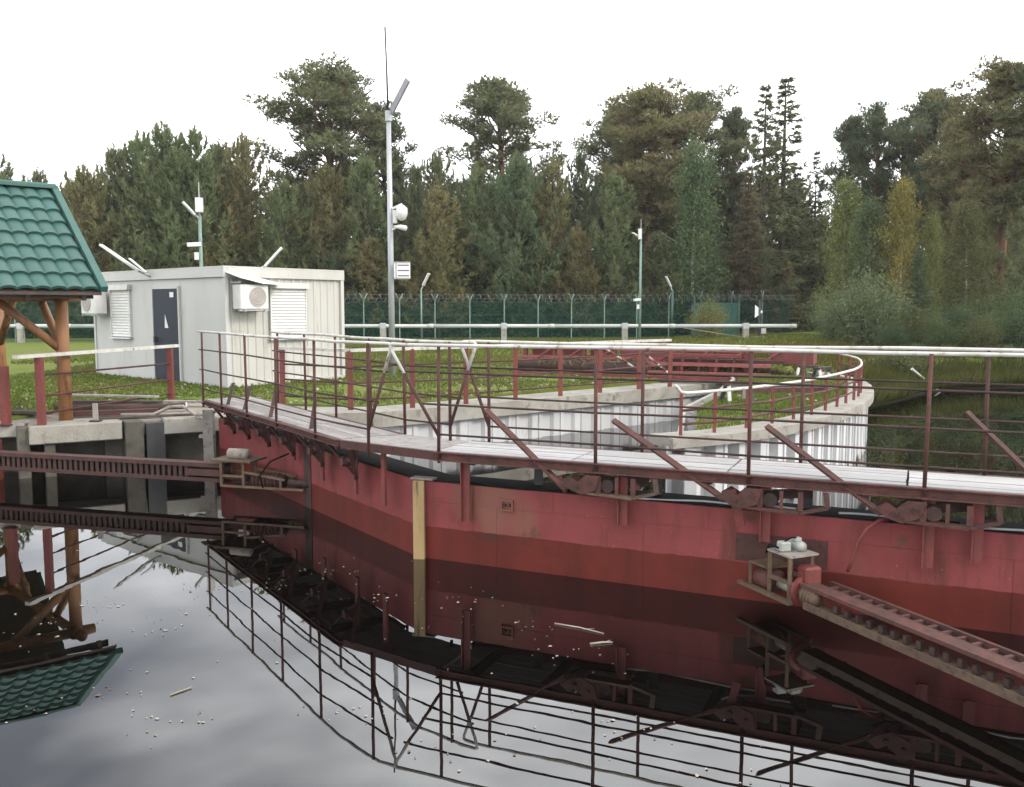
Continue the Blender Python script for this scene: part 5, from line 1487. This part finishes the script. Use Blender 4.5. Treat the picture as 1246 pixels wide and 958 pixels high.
T('bu0', 'bush', 860, 362, 47.5, .7, 'yellowish shrub growing at the fence', FRONT, (1.3, 1.15, .8), None, 'bush')
BANK = 'undergrowth on the far bank'
ORDN = ('first', 'second', 'third', 'fourth', 'fifth', 'sixth', 'seventh', 'eighth')
for i, (px, py, Y) in enumerate(((1085, 392, 36), (1108, 372, 37), (1140, 384, 35.5), (1165, 366, 37), (1192, 380, 35), (1215, 352, 37), (1240, 370, 35), (1262, 356, 36), (1252, 424, 33), (1222, 420, 32.8), (1185, 425, 32.6), (1150, 420, 32.8), (1110, 418, 32), (1092, 425, 30))):
    T('bu0' if py < 400 else 'bu1', 'bush', px, py, Y, 1.0 if py < 400 else 1.7, ORDN[i] + ' bush from the curved wall along the far bank' if py < 400 else ORDN[i - 8] + ' low plant from the right along the far water edge', BANK, ((.55, .68, .62), (.8, .76, .62), (.65, .75, .62))[i % 3], None, 'bush')
# second and third rows that close the forest
sil = [(-60, 230), (60, 225), (100, 228), (200, 185), (300, 195), (330, 235), (400, 190), (500, 225), (560, 225), (620, 200), (700, 222), (760, 190), (840, 190), (900, 205), (960, 210), (1000, 262), (1030, 225), (1100, 210), (1180, 180), (1300, 160)]
sx = [a for a, b in sil]; sy = [b for a, b in sil]
BACK = 'conifers filling the forest behind the front trees'
ROWN = {66: 'second-row', 74: 'third-row'}
TINTN = ((OLIVE, 'olive'), (DARK, 'dark'), (BROWN, 'brownish'), (GREEN, 'green'), (DARK, 'dark'))
i = 0
for Y, step, add in ((66, 32, -8), (74, 38, 0)):
    px = -30
    while px < 1290:
        py = np.interp(px, sx, sy) + add + rnd.uniform(0, 26)
        near = min(FRONT_TREES, key=lambda t_: abs(t_[0] - px))
        lab = '%s %s conifer behind the %s' % (TINTN[i % 5][1], ROWN[Y], ' '.join(near[1].split()[:10]))
        T(('yp0', 'yp1', 'yp2', 'sp1')[i % 4], 'forest_conifer', px + rnd.uniform(-8, 8), py, Y + rnd.uniform(-2, 2), rnd.uniform(1.0, 1.3), lab, BACK, TINTN[i % 5][0])
        px += step; i += 1
LOW = 'low young pines behind the fence'
for k, px in enumerate(range(10, 1010, 50)):
    near = min([t_ for t_ in FRONT_TREES if 'right edge' not in t_[1]], key=lambda t_: abs(t_[0] - px))
    T(('yp2', 'yp0', 'yp1', 'sp1')[k % 4], 'low_pine', px + rnd.uniform(-9, 9), rnd.uniform(262, 320), 51.5 + max(0, (px - 450)) * .006 + rnd.uniform(0, 3), rnd.uniform(1.25, 1.7), 'low bushy %s before the %s' % (('pine', 'pine', 'pine', 'spruce')[k % 4], ' '.join(near[1].split()[:11])), LOW, (BROWN, OLIVE, GREEN, DARK, (1.15, .96, .78))[k % 5])
BUSHLOW = 'shrubs at the foot of the forest'
for k, px in enumerate(range(16, 1000, 46)):
    T('bu0', 'forest_shrub', px + rnd.uniform(-10, 10), rnd.uniform(352, 374), 53.5 + max(0, (px - 450)) * .008, rnd.uniform(1.1, 1.5), 'low shrub behind the fence, below the ' + ' '.join(min([t_ for t_ in FRONT_TREES if 'lamp' not in t_[1]], key=lambda t_: abs(t_[0] - px))[1].split()[:9]), BUSHLOW, ((.7, .75, .65), (.9, .85, .65), (.6, .7, .62))[k % 3], None, 'shrub')

# ------------------------------------------------------------------ grass, floating leaves, sticks
def scatter(n, x0, x1, y0, y1, keep):
    P_ = np.stack([rng.uniform(x0, x1, n), rng.uniform(y0, y1, n)], 1)
    P_ = P_[inside(P_, poly)]; P_ = P_[keep(P_)]
    return np.concatenate([P_, ground_z(P_)[:, None]], 1)


BARE = [(rnd.uniform(-8, 6), rnd.uniform(16.5, 28), rnd.uniform(.4, 1.3)) for _ in range(26)]


def not_apron(P_):
    d = seg_dist(P_, offset(W1, 0.5)); ap_ = np.array([(-8.35, 14.75), (-7.45, 14.3), (-5.45, 15.5), (-4.65, 15.85), (-2.6, 16.7), (-3.6, 17.15), (-4.6, 17.6), (-6.5, 18.4), (-8.2, 16.8)])
    cab = np.abs((P_ - np.array(CN)[:2]) @ np.array(ca)[:2] - CR / 2) < CR / 2 + .05
    cab &= np.abs((P_ - np.array(CN)[:2]) @ np.array(cb)[:2] - CL_ / 2) < CL_ / 2 + .05
    bare = np.zeros(len(P_))
    for cx, cy, r_ in BARE: bare = np.maximum(bare, np.exp(-(((P_[:, 0] - cx) / r_) ** 2 + ((P_[:, 1] - cy) / (r_ * .7)) ** 2) ** 2))
    thin = rng.random(len(P_)) > bare * .9
    return ~inside(P_, [tuple(a) for a in ap_]) & ~cab & thin


g1 = scatter(52000, -13, 8, 14, 30, not_apron)
g2 = scatter(16000, 2, 8.2, 11, 22, lambda P_: np.ones(len(P_), bool))
g3 = scatter(7000, 8, 30, 22, 37, lambda P_: np.ones(len(P_), bool))
GP = np.concatenate([g1, g2])
dist = GP[:, 1]
gme = blades_mesh(GP, np.array([[0, 0, 1.]]) * np.ones((len(GP), 1)), .03 + .0016 * dist + .03 * (rng.random(len(GP)) < .05), .008 + .0009 * dist, 3, .45, 'grass', M['blades'])
go = link('grass', gme, None, (0, 0, 0)); go.color = (1, 1, 1, 1)
tag(go, 'short green grass on the quay and pier', 'grass', kind='stuff')
g4 = scatter(26000, -16, 16, 28, 50, lambda P_: np.ones(len(P_), bool))
go2 = link('long_grass', blades_mesh(g4, np.array([[0, 0, 1.]]) * np.ones((len(g4), 1)), .16, .05, 2, .45, 'long_grass', M['blades']), None)
go2.color = (1.0, .9, .9, 1); tag(go2, 'longer grass before the fence', 'grass', kind='stuff')

sh_pts = []
for a_, b_ in zip(shore[:7], shore[1:8]):
    a_ = np.array(a_); b_ = np.array(b_); L_ = np.hypot(*(b_ - a_)); nn_ = np.array([-(b_ - a_)[1], (b_ - a_)[0]]) / L_
    k = int(min(L_, 12) * 170); t_ = rng.random(k); sh_pts.append(a_ + (b_ - a_) * t_[:, None] * min(1, 12 / L_) + nn_ * rng.uniform(-.35, 1.5, k)[:, None])
sp_ = np.concatenate(sh_pts); sp_ = np.concatenate([sp_, np.maximum(ground_z(sp_) - .03, -.02)[:, None]], 1)
ro = link('shore_reeds', blades_mesh(sp_, np.array([[.1, -.2, 1.]]) * np.ones((len(sp_), 1)), .42, .05, 4, .35, 'shore_reeds', M['blades']), None)
ro.color = (.55, .5, .55, 1); tag(ro, 'dull reeds and sedge along the far water edge', 'reeds', kind='stuff')
go3 = link('bank_grass', blades_mesh(g3, np.array([[0, -.15, 1.]]) * np.ones((len(g3), 1)), .34, .04, 5, .5, 'bank_grass', M['blades']), None)
go3.color = (.75, .55, .6, 1); tag(go3, 'tall dull grass along the far bank', 'grass', kind='stuff')
fl = scatter(1500, -10, 8, 14.5, 27, lambda P_: np.ones(len(P_), bool)); fl[:, 2] += .035
fo = link('fallen_leaves', blades_mesh(fl, rng.normal(size=(len(fl), 3)) * np.array([1, 1, .25]), .07, .055, 1, .1, 'fallen_leaves', M['leaflitter'], True), None)
tag(fo, 'yellowed leaves scattered over the lawn', 'leaves', kind='stuff')
n = 520
cl = [(rng.uniform(-4.5, 4), rng.uniform(4.6, 9.5)) for _ in range(26)] + [(1.9, 6.4), (2.2, 6.1), (2.6, 5.9), (1.6, 6.7), (-2.4, 10.6), (-3.2, 11.3), (0.2, 8.2)]
lx = np.concatenate([rng.uniform(-6, 5, 170)] + [rng.normal(a, .22, 14) for a, b in cl]); ly = np.concatenate([rng.uniform(4.2, 12, 170)] + [rng.normal(b, .16, 14) for a, b in cl])
keep = ly < 9.2 - .42 * lx
keep &= ly < 9.5 - 1.4 * (lx + 1.0)
m = MB()
for x, y in zip(lx[keep], ly[keep]):
    if x < -6.9 and y > 12: continue
    sz = rng.uniform(.006, .014) * (1.7 if rng.random() < .16 else 1); a = rng.uniform(0, 6.28); b_ = rng.uniform(.35, .7)
    u = Vector((math.cos(a), math.sin(a), 0)) * sz; v = Vector((-math.sin(a), math.cos(a), 0)) * sz * b_; c = Vector((x, y, .004))
    m.add([c - u, c - u * .3 - v + Vector((0, 0, .004)), c + u * .5 - v * .8, c + u, c + u * .4 + v + Vector((0, 0, .005)), c - u * .4 + v], [(0, 1, 2, 3, 4, 5)])
tag(m.build('floating_leaves', M['leaflitter'], None, origin=(0, 0, 0)), 'small fallen leaves and flecks floating on the dark water', 'leaves', kind='stuff')
for lb, a, b, r_ in (('thin pale stick floating in front of the red hull', (.36, 7.42, .006), (.75, 7.18, .006), .007), ('short pale stick floating right of the thin stick', (.62, 6.95, .006), (.80, 6.98, .008), .009),
                     ('dark twig floating on the bright water at the left', (-2.35, 6.0, .005), (-2.25, 6.12, .006), .006)):
    t = thing('floating_stick', a, lb, 'stick'); a = Vector(a); b = Vector(b)
    MB().tube([a, a.lerp(b, .5) + Vector((.01, .012, .002)), b], [r_, r_ * .9, r_ * .6], 6).build('stem', M['stick'], t, smooth=True)
    MB().tube([a.lerp(b, .6), a.lerp(b, .75) + Vector((.03, .04, .006))], [r_ * .6, r_ * .3], 5).build('side_twig', M['stick'], t)
t = thing('leaning_pole', (13.3, 28.9, 0), 'thin white pole leaning out of the water at the far bank', 'pole')
MB().tube([(13.9, 29.0, -.1), (12.75, 28.7, .72)], .04, 8).build('shaft', M['whiterail'], t); MB().tube([(12.75, 28.7, .72), (12.71, 28.69, .75)], .05, 8).build('cap', M['whiterail'], t)

# ------------------------------------------------------------------ added pale volume that lifts the forest tones
hz_m = bpy.data.materials.new('tone_lift_volume'); hz_m.use_nodes = True; ht = hz_m.node_tree; ht.nodes.clear()
ho = ht.nodes.new('ShaderNodeOutputMaterial'); hv = ht.nodes.new('ShaderNodeVolumePrincipled')
hv.inputs['Color'].default_value = (0.93, 0.95, 0.97, 1); hv.inputs['Density'].default_value = 0.00032; hv.inputs['Anisotropy'].default_value = 0.2
ht.links.new(hv.outputs[0], ho.inputs['Volume'])
tag(MB().box((0, 300, 11.5), (1300, 1240, 27)).build('added_haze', hz_m, None), 'thin pale veil added to lift the dark forest tones', 'added_haze', kind='stuff')
